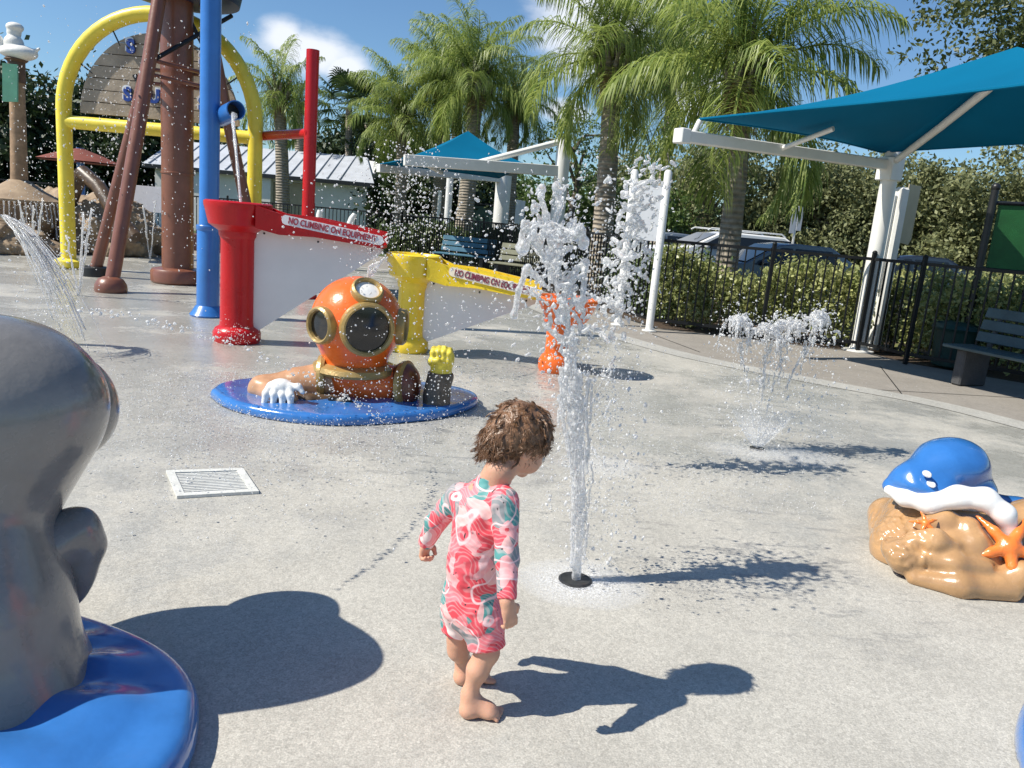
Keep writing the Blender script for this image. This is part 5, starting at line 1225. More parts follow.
# forearm across to the belt, white glove with four fingers and a thumb
S = SDF((-1.75, 4.5, -.02), (-.9, 5.3, .3), .009); S.chain([Pd(278, 397, 4.98), Pd(310, 402, 5.0), Pd(335, 402, 5.05)], [.055, .055, .05], k=.02); S.plane((0, 0, .03), (0, 0, -1)); S.build('forearm', 'dark_brown', root)
S = SDF((-1.8, 4.45, -.01), (-1.15, 5.1, .35), .006); hp = Pd(281, 386, 4.88); S.ell(hp, (.075, .065, .05), k=.02)
for k, (dx, ln) in enumerate(((-.06, .115), (-.02, .135), (.022, .13), (.06, .11))):
    a = hp+V3(dx, -.02, .0); S.chain([a, a+V3(dx*.3, -.035, -.045), a+V3(dx*.45, -.045, -.045-ln*.6)], [.028, .025, .019], k=.012)
S.chain([hp+V3(.05, 0, 0), hp+V3(.12, -.02, .01), hp+V3(.15, -.03, -.02)], [.026, .022, .016], k=.015); S.build('glove', 'white', root)
# other sleeve and raised yellow fist
S = SDF((-.75, 4.8, -.01), (-.1, 5.7, .6), .008); S.cap(Pd(436, 402, 5.22), Pd(440, 376, 5.22), .10, .088, k=0, clips=[(Pd(440, 372, 5.22), (0, 0, 1))]); S.build('sleeve', 'dark_sleeve', root, disp=bump_disp(.012, 14))
S = SDF((-.8, 4.8, .1), (-.1, 5.7, .7), .006); fp = Pd(442, 358, 5.22); S.ell(fp, (.085, .08, .085), k=.02).cap(fp, fp+V3(0, 0, -.11), .07, .075, k=.03)
for k in range(4):
    a = fp+V3(-.055+k*.036, -.07, .045-abs(k-1.5)*.008); S.chain([a+V3(0, .045, .03), a+V3(0, -.005, .012), a+V3(0, -.005, -.035), a+V3(0, .03, -.05)], [.022, .022, .02, .018], k=.008)
S.chain([fp+V3(-.07, -.03, -.03), fp+V3(-.06, -.085, -.01), fp+V3(-.02, -.1, -.005)], [.026, .022, .02], k=.01); S.build('fist', 'glove_yellow', root)
S = SDF((-1.3, 4.5, 0), (-.8, 5.2, .3), .007); q = Pd(343, 405, 4.98); S.ell(q, (.075, .05, .06), k=.01)
for a in range(5): S.cap(q, q+V3(cos(a*1.26)*.1, -.02, sin(a*1.26)*.07), .03, .018, k=.01)
S.build('valve', 'black', root)

# ---- ray fish on a tan rock, right
rc = G(955, 590); root = thing('ray_fish_figure', (rc.x+.1, rc.y+.35, 0), 'blue and white ray fish resting on a glossy tan rock with orange starfish', 'play figure')
def Pr(px, py, Y): return Vector(D(px, py, Y))

S = SDF((1.35, 2.6, -.02), (3.1, 4.3, .65), .008)
S.chain([Pr(905, 548, 3.3), Pr(950, 560, 3.2), Pr(1010, 566, 3.2), Pr(1070, 560, 3.2)], [.15, .17, .175, .17], k=.06)
S.chain([Pr(886, 515, 3.62), Pr(893, 540, 3.42)], [.085, .10], k=.05)
S.ell(Pr(930, 520, 3.4), (.19, .2, .12), k=.06).ell(Pr(978, 535, 3.3), (.2, .16, .13), k=.05).ell(Pr(1040, 530, 3.35), (.2, .16, .14), k=.05)
for (a, c, e), (r0, r1, r2) in [(((893, 548, 3.16), (905, 556, 3.12), (918, 560, 3.1)), (.05, .075, .05)), (((915, 537, 3.13), (935, 541, 3.09), (952, 548, 3.07)), (.035, .05, .03)),
     (((925, 560, 3.06), (955, 564, 3.03), (985, 568, 3.02)), (.03, .045, .035)), (((915, 578, 3.05), (960, 586, 2.98), (1010, 590, 2.98)), (.035, .055, .05)),
     (((968, 528, 3.15), (975, 545, 3.1), (990, 560, 3.06)), (.05, .05, .03)), (((1000, 580, 3.0), (1020, 576, 3.0), (1045, 572, 3.02)), (.04, .06, .05)), (((915, 527, 3.2), (945, 522, 3.2), (965, 530, 3.2)), (.04, .05, .03))]:
    S.chain([Pr(*a), Pr(*c), Pr(*e)], [r0, r1, r2], k=.028)
S.plane((0, 0, .0), (0, 0, -1))
def rdsp(P):
    out_ = P.copy()
    n = np.array([mnoise.noise(Vector((p[0]*6, p[1]*6, p[2]*7)))*.010+mnoise.noise(Vector((p[0]*38, p[1]*38, p[2]*38)))*(.010 if p[0] < 1.80+.1*p[2] and p[2] > .06 else .0004) for p in P]); out_[:, 2] += n; out_[:, 1] -= n; out_[:, 0] -= n*.5; out_[:, 2] = np.maximum(out_[:, 2], 0); return out_
S.build('rock', 'tan', root, disp=rdsp)
# the ray: white underside whose rim shows as a curling band, blue upper side
S = SDF((1.4, 2.7, .1), (3.1, 4.4, .8), .007)
S.chain([Pr(889, 490, 3.36), Pr(905, 498, 3.3), Pr(930, 504, 3.24), Pr(958, 497, 3.2), Pr(985, 499, 3.16), Pr(1004, 514, 3.12), Pr(1016, 545, 3.10)], [.022, .034, .042, .047, .046, .042, .025], k=.03)
S.ell(Pr(950, 494, 3.45), (.22, .2, .05), k=.05); S.build('belly', 'white', root)
S = SDF((1.4, 2.8, .1), (3.1, 4.6, .95), .007)
S.chain([Pr(889, 486, 3.40), Pr(912, 480, 3.38), Pr(940, 470, 3.42), Pr(958, 468, 3.46), Pr(972, 482, 3.46)], [.028, .068, .10, .095, .06], k=.08)
S.ell(Pr(950, 463, 3.48), (.12, .15, .085), k=.12).ell(Pr(925, 484, 3.36), (.13, .12, .055), k=.04).ell(Pr(962, 484, 3.45), (.14, .16, .06), k=.04); S.build('back', 'blue_base', root)
S = SDF((2.0, 3.0, .1), (3.4, 4.2, .7), .009); S.chain([Pr(985, 505, 3.5), Pr(1018, 520, 3.5), Pr(1050, 535, 3.5)], [.07, .10, .11], k=.05); S.build('tail', 'blue_base', root)
for px, py in ((927, 474), (931, 484)):
    b = MB(); q = Pr(px, py, 3.27 if py < 480 else 3.262); b.ball(tuple(q), (.017, .03, .015), 2); b.build('eye', 'white', root)
def starfish(c, r, nrm, m, rot, name='starfish'):
    c = Vector(c); n_ = Vector(nrm).normalized(); a = n_.cross(V3(0, 0, 1)).normalized(); b_ = n_.cross(a); S = SDF(c-V3(r*1.3, r*1.3, r*1.3), c+V3(r*1.3, r*1.3, r*1.3), r/16)
    for k in range(5):
        w = rot+k*2*pi/5; e = a*cos(w)+b_*sin(w); S.chain([c+n_*.012, c+e*r*.5+n_*.01, c+e*r-n_*.012], [r*.19, r*.125, r*.05], k=r*.08)
    return S.build(name, m, root)
starfish(Pr(1008, 548, 3.05), .165, (-.15, -.8, .55), 'star', .42); starfish(Pr(925, 524, 3.14), .06, (-.2, -.75, .6), 'star', 1.2)

# ---- corner of another blue base, lower right
cb = [(1.42, 1.72), (1.50, 1.95), (1.66, 2.16), (1.82, 2.26), (2.2, 2.3), (2.5, 1.9), (2.4, 1.4), (1.8, 1.25)]
root = thing('spray_feature', (1.9, 1.8, 0), 'blue moulded base cut by the lower right corner of the photo', 'play figure')
slab_base('water_base', cb, lambda X, Y, d2: np.clip(-d2, 0, .4)*.15+X*0, 'blue_base', root, .015, .09)
S = SDF((1.7, 1.4, .0), (2.5, 2.2, .75), .02); S.chain([(2.1, 1.8, .05), (2.12, 1.8, .35), (2.15, 1.8, .55)], [.2, .13, .1], k=.05); S.build('spray_body', 'blue_base', root)
# ================================================================== THE CHILD
def J(px, py, Y): return Vector(D(px, py, Y))
FA = radians(38); Fw = V3(cos(FA), sin(FA), 0); Rw = V3(sin(FA), -cos(FA), 0)
feet = (G(466, 716)+G(460, 684))/2
child = thing('person', (feet.x, feet.y, 0), 'barefoot toddler in a flamingo print swimsuit looking down beside the tall water jet', 'person')
neck0, headc = J(499, 472, 1.965), J(521, 440, 2.01)
pel, waist, chest = J(473, 603, 1.985), J(474, 566, 1.985), J(482, 515, 1.975)
shR, shL = J(505, 502, 1.915), J(459, 497, 2.035)
elR, wrR, hdR = J(507, 558, 1.865), J(507, 602, 1.81), J(509, 616, 1.80)
elL, wrL, hdL = J(436, 522, 2.08), J(427, 541, 2.11), J(424, 552, 2.11)
hipR, hipL = J(483, 618, 1.945), J(461, 612, 2.03)
knR, knL = J(487, 652, 1.925), J(459, 640, 2.035)
hlR = G(465, 716); hlL = G(459, 683); anR = V3(hlR.x+.008, hlR.y+.012, .055); anL = V3(hlL.x+.008, hlL.y+.012, .055)
fdR = Vector((cos(radians(4)), sin(radians(4)), 0)); fdL = Vector((cos(radians(18)), sin(radians(18)), 0))
def torso(S, g):
    S.cap(chest, pel, .063+g, .070+g, k=.03)
    S.ell(chest, (.078+g, .062+g, .085+g), rotm(Fw), k=.02)
    S.ell(chest+(waist-chest)*.5+Fw*.006, (.074+g, .066+g, .08+g), rotm(Fw), k=.04)
    S.ell(waist+Fw*.008, (.074+g, .073+g, .07+g), rotm(Fw), k=.04); S.ell(pel, (.077+g, .070+g, .07+g), rotm(Fw), k=.04)
    S.ell(pel-Fw*.022-V3(0, 0, .0), (.068+g, .05+g, .06+g), rotm(Fw), k=.04)
    S.cap(shL.lerp(chest, .12)+V3(0, 0, .0), shR.lerp(chest, .12), .036+g, k=.035)
    return S
S = SDF((-.32, 1.68, -.01), (.22, 2.22, .96), .0034)
torso(S, -.004)
S.chain([chest+V3(0, 0, .055), neck0, headc-V3(0, 0, .02)+Fw*.0], [.045, .034, .036], k=.03)
# arms
S.chain([shR, elR, wrR], [.029, .0235, .0175], k=.02); S.chain([shL, elL, wrL], [.029, .0235, .0175], k=.02)
# legs
S.chain([hipR, knR], [.048, .033], k=.02); S.chain([knR, knR.lerp(anR, .38)-Fw*.008, anR+V3(0, 0, .012)], [.030, .0285, .0195], k=.02)
S.chain([hipL, knL], [.048, .033], k=.02); S.chain([knL, knL.lerp(anL, .38)-Fw*.008, anL+V3(0, 0, .012)], [.030, .0285, .0195], k=.02)
for an, hl, fd, sg in ((anR, hlR, fdR, 1), (anL, hlL, fdL, -1)):      # feet with five toes
    rt_ = V3(fd.y, -fd.x, 0); h0 = V3(hl.x, hl.y, .021)+fd*.008
    S.cap(an+V3(0, 0, .01), h0, .021, .022, k=.015); S.cap(h0, h0+fd*.05+V3(0, 0, .001), .021, .020, k=.02); S.ell(h0+fd*.06-V3(0, 0, .004), (.027, .026, .016), rotm(fd), k=.015); S.cap(an+V3(0, 0, .0), h0+fd*.055+V3(0, 0, .006), .018, .014, k=.02)
    for k in range(5):
        o_ = (k-2)*.0103*sg; rr = .0088 if k == 0 else .0066-.0003*k; ln = .094-(.002 if k == 0 else .004*k-.002); b0 = h0+fd*.072+rt_*o_; b0.z = .011; e_ = h0+fd*(ln)+rt_*o_*1.08; e_.z = rr
        S.cap(b0, e_, rr*.95, rr, k=.004)
    S.plane_z = 0
def hand(S, w, d, palmn, thumbside, curl, s=1.0):
    """palm, four curled fingers of different length and a thumb from the side of the palm"""
    d = d.normalized(); n_ = (palmn-d*palmn.dot(d)).normalized(); t = d.cross(n_).normalized()*thumbside
    pc = w+d*.026*s; S.ell(pc, (.0205*s, .026*s, .0115*s), np.array([[t.x, d.x, n_.x], [t.y, d.y, n_.y], [t.z, d.z, n_.z]]), k=.008)
    S.cap(w-d*.005, w+d*.014*s, .0165, .015, k=.01)
    for k, (ln, rr) in enumerate(((.033, .0062), (.037, .0063), (.034, .006), (.027, .0054))):
        b0 = pc+d*.020*s+t*(.0150-.0102*k)*s; a = curl[0]; p1 = b0+(d*cos(a)+n_*sin(a))*ln*.42*s; a += curl[1]; p2_ = p1+(d*cos(a)+n_*sin(a))*ln*.34*s; a += curl[2]; p3__ = p2_+(d*cos(a)+n_*sin(a))*ln*.27*s
        S.cap(pc+t*(.0110-.0078*k)*s, b0, .007, rr, k=.004); S.chain([b0, p1, p2_, p3__], [rr, rr, rr*.93, rr*.8], k=.0015)
    q = w+d*.012*s+t*.013*s; q1_ = q+(d*.55+t*.75+n_*.35)*.022*s; q2_ = q1_+(d*.85+t*.12+n_*.5)*.019*s; S.chain([q, q1_, q2_], [.009, .0076, .0062], k=.005)
hand(S, wrR, (hdR-wrR)+Fw*.006+V3(0, 0, -.012), -Rw*1.0, 1, (.35, .75, .7), 1.05)
hand(S, wrL, (hdL-wrL).normalized()*.6+V3(-.05, -.1, -.6), Rw*1.0+Fw*.3, -1, (.8, 1.1, .9), .95)
# head
hf = (V3(cos(radians(22)), sin(radians(22)), 0)+V3(0, 0, -.72)).normalized(); HR = rotm(hf); hr = Vector(HR[:, 0]); hu = Vector(HR[:, 2])
def H(r, f, u): return headc+hr*r+hf*f+hu*u
S.ell(H(0, -.008, .012), (.069, .083, .078), HR, k=.02)
S.ell(H(0, .030, -.028), (.055, .050, .056), HR, k=.02)
for s_ in (-1, 1):
    S.ell(H(.030*s_, .050, -.034), (.027, .026, .027), HR, k=.014)
    S.ell(H(.068*s_, .004, -.018), (.0075, .014, .020), HR, k=.004); S.ell(H(.075*s_, .006, -.016), (.004, .007, .011), HR, k=.003, mode='sub')
    S.ell(H(.026*s_, .081, -.006), (.014, .010, .010), HR, k=.006, mode='sub')
S.ell(H(0, .084, -.022), (.009, .011, .011), HR, k=.008).cap(H(0, .080, -.002), H(0, .088, -.020), .005, .007, k=.008)
S.ell(H(0, .062, -.068), (.018, .016, .014), HR, k=.014)
S.ell(H(0, .078, -.046), (.014, .006, .004), HR, k=.004).ell(H(0, .076, -.053), (.012, .006, .004), HR, k=.004)
S.cap(H(-.014, .0835, -.0495), H(.014, .0835, -.0495), .0012, k=.001, mode='sub')
S.plane((0, 0, .0015), (0, 0, -1))
bodyo = S.build('body', 'skin', child)
for s_ in (-1, 1):
    b = MB(); b.ball(tuple(H(.026*s_, .0715, -.006)), (.0095, .0095, .0095), 3); e_ = b.build('eye', 'eye', child)
    b = MB(); b.ball(tuple(H(.026*s_, .0790, -.0085)), (.0045, .0035, .0045), 2); b.build('iris', 'dark_brown', e_)
b = MB(); b.tube([H(-.015, .0825, -.050), H(-.006, .0865, -.0475), H(.006, .0865, -.0475), H(.015, .0825, -.050)], [.001, .0028, .0028, .001], 8); b.build('mouth', 'lips', child)
# swimsuit
def suit_mat():
    m = bpy.data.materials.new('flamingo_print'); m.use_nodes = True; nt = m.node_tree; b = nt.nodes['Principled BSDF']; L = nt.links.new
    tc = N(nt, 'ShaderNodeTexCoord'); P = tc.outputs['Object']
    wn_ = N(nt, 'ShaderNodeTexNoise'); wn_.inputs['Scale'].default_value = 9; wn_.inputs['Detail'].default_value = 1.5; L(P, wn_.inputs['Vector'])
    va = N(nt, 'ShaderNodeVectorMath', operation='SCALE'); L(wn_.outputs['Color'], va.inputs[0]); va.inputs['Scale'].default_value = .13
    vb = N(nt, 'ShaderNodeVectorMath', operation='ADD'); L(P, vb.inputs[0]); L(va.outputs[0], vb.inputs[1])
    v = N(nt, 'ShaderNodeTexVoronoi', feature='F1'); v.inputs['Scale'].default_value = 21; v.inputs['Randomness'].default_value = .9; L(vb.outputs[0], v.inputs['Vector'])
    sp = N(nt, 'ShaderNodeSeparateColor'); L(v.outputs['Color'], sp.inputs[0])
    cr = N(nt, 'ShaderNodeValToRGB'); cr.color_ramp.interpolation = 'CONSTANT'; e = cr.color_ramp.elements
    stops = [(0, (.80, .075, .10)), (.24, (.82, .20, .23)), (.42, (.85, .38, .39)), (.54, (.09, .30, .29)), (.66, (.80, .09, .12)), (.80, (.26, .27, .28)), (.88, (.82, .46, .44)), (.96, (.88, .74, .70))]
    e[0].position = 0; e[0].color = (*stops[0][1], 1); e[1].position = stops[1][0]; e[1].color = (*stops[1][1], 1)
    for p_, c_ in stops[2:]: q = e.new(p_); q.color = (*c_, 1)
    L(sp.outputs[0], cr.inputs[0])
    # feather strokes inside the shapes
    w = N(nt, 'ShaderNodeTexWave', wave_type='BANDS', bands_direction='DIAGONAL'); w.inputs['Scale'].default_value = 30; w.inputs['Distortion'].default_value = 3; w.inputs['Detail'].default_value = 1; w.inputs['Detail Scale'].default_value = .7; L(vb.outputs[0], w.inputs['Vector'])
    r1 = N(nt, 'ShaderNodeMapRange'); r1.inputs['From Min'].default_value = .62; r1.inputs['From Max'].default_value = .9; r1.inputs['To Max'].default_value = .3; L(w.outputs['Fac'], r1.inputs['Value'])
    m1 = N(nt, 'ShaderNodeMix', data_type='RGBA'); L(r1.outputs[0], m1.inputs[0]); L(cr.outputs[0], m1.inputs[6]); m1.inputs[7].default_value = (.88, .6, .58, 1)
    # curved pale necks: thin iso-lines of a smooth noise
    n2 = N(nt, 'ShaderNodeTexNoise'); n2.inputs['Scale'].default_value = 11; n2.inputs['Detail'].default_value = 0; L(P, n2.inputs['Vector'])
    fr_ = N(nt, 'ShaderNodeMath', operation='MULTIPLY'); L(n2.outputs['Fac'], fr_.inputs[0]); fr_.inputs[1].default_value = 3.6
    fc = N(nt, 'ShaderNodeMath', operation='FRACT'); L(fr_.outputs[0], fc.inputs[0])
    cr2 = N(nt, 'ShaderNodeValToRGB'); e2 = cr2.color_ramp.elements; cr2.color_ramp.interpolation = 'LINEAR'; e2[0].position = .43; e2[0].color = (0, 0, 0, 1); e2[1].position = .47; e2[1].color = (1, 1, 1, 1); q = e2.new(.53); q.color = (1, 1, 1, 1); q = e2.new(.57); q.color = (0, 0, 0, 1)
    L(fc.outputs[0], cr2.inputs[0])
    m2 = N(nt, 'ShaderNodeMix', data_type='RGBA'); L(cr2.outputs[0], m2.inputs[0]); L(m1.outputs[2], m2.inputs[6]); m2.inputs[7].default_value = (.90, .60, .60, 1)
    v3 = N(nt, 'ShaderNodeTexVoronoi'); v3.inputs['Scale'].default_value = 34; L(vb.outputs[0], v3.inputs['Vector'])
    r3 = N(nt, 'ShaderNodeMapRange'); r3.inputs['From Min'].default_value = .13; r3.inputs['From Max'].default_value = .09; L(v3.outputs['Distance'], r3.inputs['Value'])
    m3 = N(nt, 'ShaderNodeMix', data_type='RGBA'); L(r3.outputs[0], m3.inputs[0]); L(m2.outputs[2], m3.inputs[6]); m3.inputs[7].default_value = (.03, .03, .035, 1)
    L(m3.outputs[2], b.inputs['Base Color']); b.inputs['Roughness'].default_value = .6
    n4 = N(nt, 'ShaderNodeTexNoise'); n4.inputs['Scale'].default_value = 22; n4.inputs['Detail'].default_value = 2; L(P, n4.inputs['Vector'])
    bp = N(nt, 'ShaderNodeBump'); bp.inputs['Strength'].default_value = .5; bp.inputs['Distance'].default_value = .008; L(n4.outputs['Fac'], bp.inputs['Height']); L(bp.outputs[0], b.inputs['Normal'])
    return m
M['suit'] = suit_mat()
S = SDF((-.32, 1.68, .1), (.22, 2.22, .86), .0034)
torso(S, .0035)
nd = (neck0-chest).normalized()
S.cap(chest+V3(0, 0, .05), neck0-nd*.008, .047, .0395, k=.02)
for sh, el, wr in ((shR, elR, wrR), (shL, elL, wrL)):
    dd = (wr-el).normalized(); S.cap(sh, el, .037, .031, k=.02); S.cap(el, wr+dd*.03, .0305, .0225, k=.012, clips=[(wr+dd*(.012 if wr is wrL else -.006), dd)])
for hp_, kn, t in ((hipR, knR, .86), (hipL, knL, .62)):
    dd = (kn-hp_).normalized(); S.cap(hp_, kn+dd*.03, .0615, .047, k=.022, clips=[(hp_.lerp(kn, t), dd)])
nrm_ = (nd+Fw*-.15).normalized(); 
X, Y, Z = S.ax[0][:, None, None], S.ax[1][None, :, None], S.ax[2][None, None, :]
pt = neck0-nd*.012
e = (X-pt.x)*nrm_.x+(Y-pt.y)*nrm_.y+(Z-pt.z)*nrm_.z
near = ((X-pt.x)**2+(Y-pt.y)**2+(Z-pt.z)**2) < .075**2
S.d = np.where(near, np.maximum(S.d, e), S.d).astype(np.float32)
def wr_disp(P):
    n = np.array([mnoise.noise(Vector((p[0]*26, p[1]*26, p[2]*48))) for p in P]); n2 = np.array([mnoise.noise(Vector((p[0]*60+p[2]*40, p[1]*60, p[2]*90))) for p in P])
    c = np.array(pel.lerp(chest, .5)); d = P-c; d[:, 2] = 0; d /= np.linalg.norm(d, axis=1)[:, None]+1e-6; return P+d*(np.maximum(n, -.3)*.0045+n2*.0012)[:, None]
suit = S.build('swimsuit', 'suit', child, disp=wr_disp)
# hair: soft cap plus loose curls
M['hair'] = mat('brown_hair', (.19, .10, .052), .36, .45, 40, .3, 160, spec=.5)
S = SDF(headc-V3(.14, .14, .14), headc+V3(.14, .14, .14), .0036)
S.ell(H(0, -.014, .020), (.079, .088, .081), HR, k=0); S.ell(H(0, -.048, -.030), (.062, .052, .052), HR, k=.03)
S.ell(H(0, .085, -.045), (.075, .062, .075), HR, k=.008, mode='sub'); S.ell(H(.075, .012, -.030), (.022, .020, .024), HR, k=.006, mode='sub'); S.ell(H(-.075, .012, -.030), (.022, .020, .024), HR, k=.006, mode='sub')
def hd(P):
    q = P-np.array(headc); r = np.linalg.norm(q, axis=1); out_ = P.copy()
    n = np.array([mnoise.fractal(Vector((p[0]*34+p[2]*9, p[1]*34, p[2]*30)), .7, 2.0, 3) for p in P]); return P+q/r[:, None]*(n*.0042)[:, None]
hair = S.build('hair', 'hair', child, disp=hd)
HV = np.array([tuple(v.co) for v in hair.data.vertices])+np.array(ROOT['person']); HN = np.array([tuple(v.normal) for v in hair.data.vertices])
rd = random.Random(5); b = MB()
back = -hf; crown_pt = Vector(H(0, -.03, .10))
for k in range(3600):
    i = rd.randrange(len(HV)); p = Vector(HV[i]); nn = Vector(HN[i]); q = p-headc
    tdir = (p-crown_pt); tdir = (tdir-nn*tdir.dot(nn)); tdir = tdir.normalized() if tdir.length > 1e-5 else V3(0, 0, -1)
    low = max(0, -(q.dot(hu))-.0)/.07; bk = max(0, q.dot(back))/.08; ln = .016+.016*low*bk+rd.random()*.014; cl = rd.uniform(.003, .007)*(1+.4*low); ph = rd.uniform(0, 6.28); fq = rd.uniform(.7, 1.5); side = tdir.cross(nn); pts = []; lift = rd.uniform(-.1, .14)+low*bk*.16+(.5 if rd.random() < .02 else 0)
    wind = V3(-.14, -.05, 0)*(low*bk)
    for j in range(6):
        t = j/5; pts.append(p-nn*.002+tdir*(ln*t)+nn*(lift*ln*t*t+cl*.5*sin(ph+fq*6.28*t)*t)+side*(cl*cos(ph+fq*6.28*t)-cl*cos(ph))+wind*(ln*t*t)+V3(0, 0, -.15*ln*t*t))
    rr = rd.uniform(.0005, .0010); b.tube(pts, [rr, rr, rr, rr*.9, rr*.7, rr*.25], 4, cap=False)
for k in range(85):                          # damp locks curling away from the nape and the back of the head
    i = rd.randrange(len(HV)); p = Vector(HV[i]); nn = Vector(HN[i]); q = p-headc
    if q.dot(hf) > .035: continue
    tdir = (p-crown_pt); tdir = (tdir-nn*tdir.dot(nn)).normalized(); low = max(0, -q.dot(hu))/.07; side = tdir.cross(nn); L0 = rd.uniform(.022, .036)*(1+.5*low); R0 = rd.uniform(.004, .008); ph = rd.uniform(0, 6.28); tw = rd.choice((-1, 1))*rd.uniform(.8, 1.5)
    for m_ in range(16):
        a0 = rd.gauss(0, .35); jr = R0*rd.uniform(.7, 1.2); o0 = side*rd.gauss(0, .002)+tdir*rd.gauss(0, .002); pts = []
        for j in range(9):
            t = j/8; w = ph+a0+tw*6.28*t; pts.append(p+o0+tdir*(L0*t)+nn*(jr*(1-cos(w-ph-a0))*.8*t+.004*t+.010*low*t*t)+side*(jr*sin(w)*t)+V3(-.004*low*t, 0, -.10*L0*t))
        b.tube(pts, [.0008]*6+[.0007, .0005, .0002], 4, cap=False)
cb_ = b.build('curls', 'hair', hair)

# ================================================================== WATER
def drops_obj(name, P, R, m, label, cat='water', kind='stuff', parent=None, stretch=None):
    """many separate droplets as one mesh of small balls; kind stuff, nobody could count them"""
    v0, f0 = ICO[1]; n = len(P); P = np.asarray(P); R = np.asarray(R); sc = R[:, None]*np.ones((n, 3))
    if stretch is not None: sc = sc*stretch
    wob = 1+.25*np.sin(np.arange(n)[:, None]*1.7+v0[:, 0][None, :]*3+v0[:, 2][None, :]*4)
    v = v0[None]*sc[:, None, :]*wob[:, :, None]+P[:, None, :]; f = (np.array(f0)[None]+(np.arange(n)*len(v0))[:, None, None]).reshape(-1, 3)
    v = v.reshape(-1, 3)
    if parent is not None: v = v-np.array(ROOT[parent.name])
    me = arrmesh(name, v, f, 3); o = link(me, name, m, parent, True, 0)
    if parent is None: tag(o, label, cat, kind=kind)
    elif kind == 'stuff': o['kind'] = 'stuff'
    return o
R_ = np.random.default_rng(99)
def strands(S, p, v, n, r0, rd, spread, g=4.0, T=.16, steps=7, k=.012):
    """lumpy threads of water thrown from p"""
    for _ in range(n):
        d = Vector((rd.gauss(0, 1), rd.gauss(0, 1), rd.gauss(0, .7)))*spread+Vector(v); q = Vector(p)+Vector((rd.gauss(0, 1), rd.gauss(0, 1), rd.gauss(0, 1)))*r0*.6; prev = q.copy(); rp = r0*rd.uniform(.5, 1); t = 0
        for j in range(steps):
            dt = T/steps; d = d+Vector((0, 0, -g*dt)); q2 = prev+d*dt+Vector((rd.gauss(0, 1), rd.gauss(0, 1), rd.gauss(0, 1)))*.004; rr = rp*rd.uniform(.55, 1.15)*(1-.45*j/steps)
            S.cap(prev, q2, rp*(1-.4*j/steps) if j else rp, rr, k=k); prev = q2; rp = max(rr, r0*.25)
        if rd.random() < .6: S.ell(prev, (rp*1.5, rp*1.5, rp*1.8), k=k)
def watdisp(amp, sc):
    def f(P):
        n = np.array([mnoise.fractal(Vector(tuple(p))*sc, .8, 2.1, 3) for p in P]); c = np.array([mnoise.noise(Vector(tuple(p))*sc+Vector((9, 3, 1))) for p in P]); return P+np.stack([n, c, n*.4], 1)*amp
    return f
def beads(S, p, v, n, r0, rd, spread, g=5.0, T=.2, steps=5, k=.004):
    for _ in range(n):
        d = Vector((rd.gauss(0, 1), rd.gauss(0, 1), rd.gauss(0, .9)))*spread+Vector(v); q = Vector(p)+Vector((rd.gauss(0, 1), rd.gauss(0, 1), rd.gauss(0, 1.3)))*.03
        t0 = rd.uniform(0, T*.5)
        for j in range(steps):
            t = t0+j*T/steps*rd.uniform(.7, 1.2); c = q+d*t+Vector((0, 0, -.5*g*t*t)); rr = r0*rd.uniform(.45, 1.1)*(1-.1*j); dv = (d+Vector((0, 0, -g*t)))
            dv = dv.normalized()*rr*rd.uniform(.2, 2.2) if dv.length > 1e-6 else Vector((0, 0, rr)); S.cap(c-dv*.5, c+dv*.5, rr, rr*rd.uniform(.5, 1), k=k)
# main jet
nz = G(575, 582); jet = thing('water_jet', (nz.x, nz.y, 0), 'tall nearest water jet shooting from a black ring beside the toddler', 'water jet')
b = MB(); b.lathe((nz.x, nz.y, 0), [(.066, 0), (.066, .012), (.058, .016), (.052, .0135), (.004, .0135)], 32); b.build('nozzle', 'nozzle', jet)
def foam_disc(c, rx, ry, seed, parent, z=.006, m='foam', name='foam', n=90, rings=7):
    v = [(c.x, c.y, z+.004)]; 
    for j in range(1, rings+1):
        for i in range(n):
            a = 2*pi*i/n; k = j/rings*(1+.12*mnoise.noise(Vector((cos(a)*1.4+seed, sin(a)*1.4, 0)))+.05*mnoise.noise(Vector((cos(a)*6+seed, sin(a)*6, 3)))); v.append((c.x+cos(a)*rx*k, c.y+sin(a)*ry*k, z+.004*(1-j/rings)+.002*mnoise.noise(Vector((cos(a)*9*k, sin(a)*9*k, 5)))))
    f = [(0, 1+i, 1+(i+1) % n) for i in range(n)]+[(1+(j-1)*n+i, 1+j*n+i, 1+j*n+(i+1) % n, 1+(j-1)*n+(i+1) % n) for j in range(1, rings) for i in range(n)]
    b = MB(); b.add(v, f); o = b.build(name, m, parent, True, 0)
    a_ = o.data.attributes.new('fall', 'FLOAT', 'POINT'); fv = [1.0]+[max(0, 1-(j/rings))**.55*(1 if j < rings else 0) for j in range(1, rings+1) for i in range(n)]; a_.data.foreach_set('value', fv); return o
fo = foam_disc(V3(nz.x+.02, nz.y-.01, 0), .26, .23, 2, jet, rings=9); 
rd = random.Random(12); Yj = nz.y
path = [(nz.x, Yj, .0)]+[tuple(D(px, py, Yj)) for px, py in ((577, 540), (579, 500), (577, 455), (575, 420), (573, 385), (568, 350), (562, 315), (557, 285), (553, 255), (549, 225))]
rad = [.022, .027, .028, .030, .033, .034, .036, .038, .036, .03, .018]
Sl = SDF((nz.x-.16, Yj-.1, -.01), (nz.x+.14, Yj+.1, .86), .0036)
def on_path(z):
    for i in range(len(path)-1):
        if path[i][2] <= z <= path[i+1][2]:
            t = (z-path[i][2])/(path[i+1][2]-path[i][2]); return Vector(path[i]).lerp(Vector(path[i+1]), t)
    return Vector(path[-1])
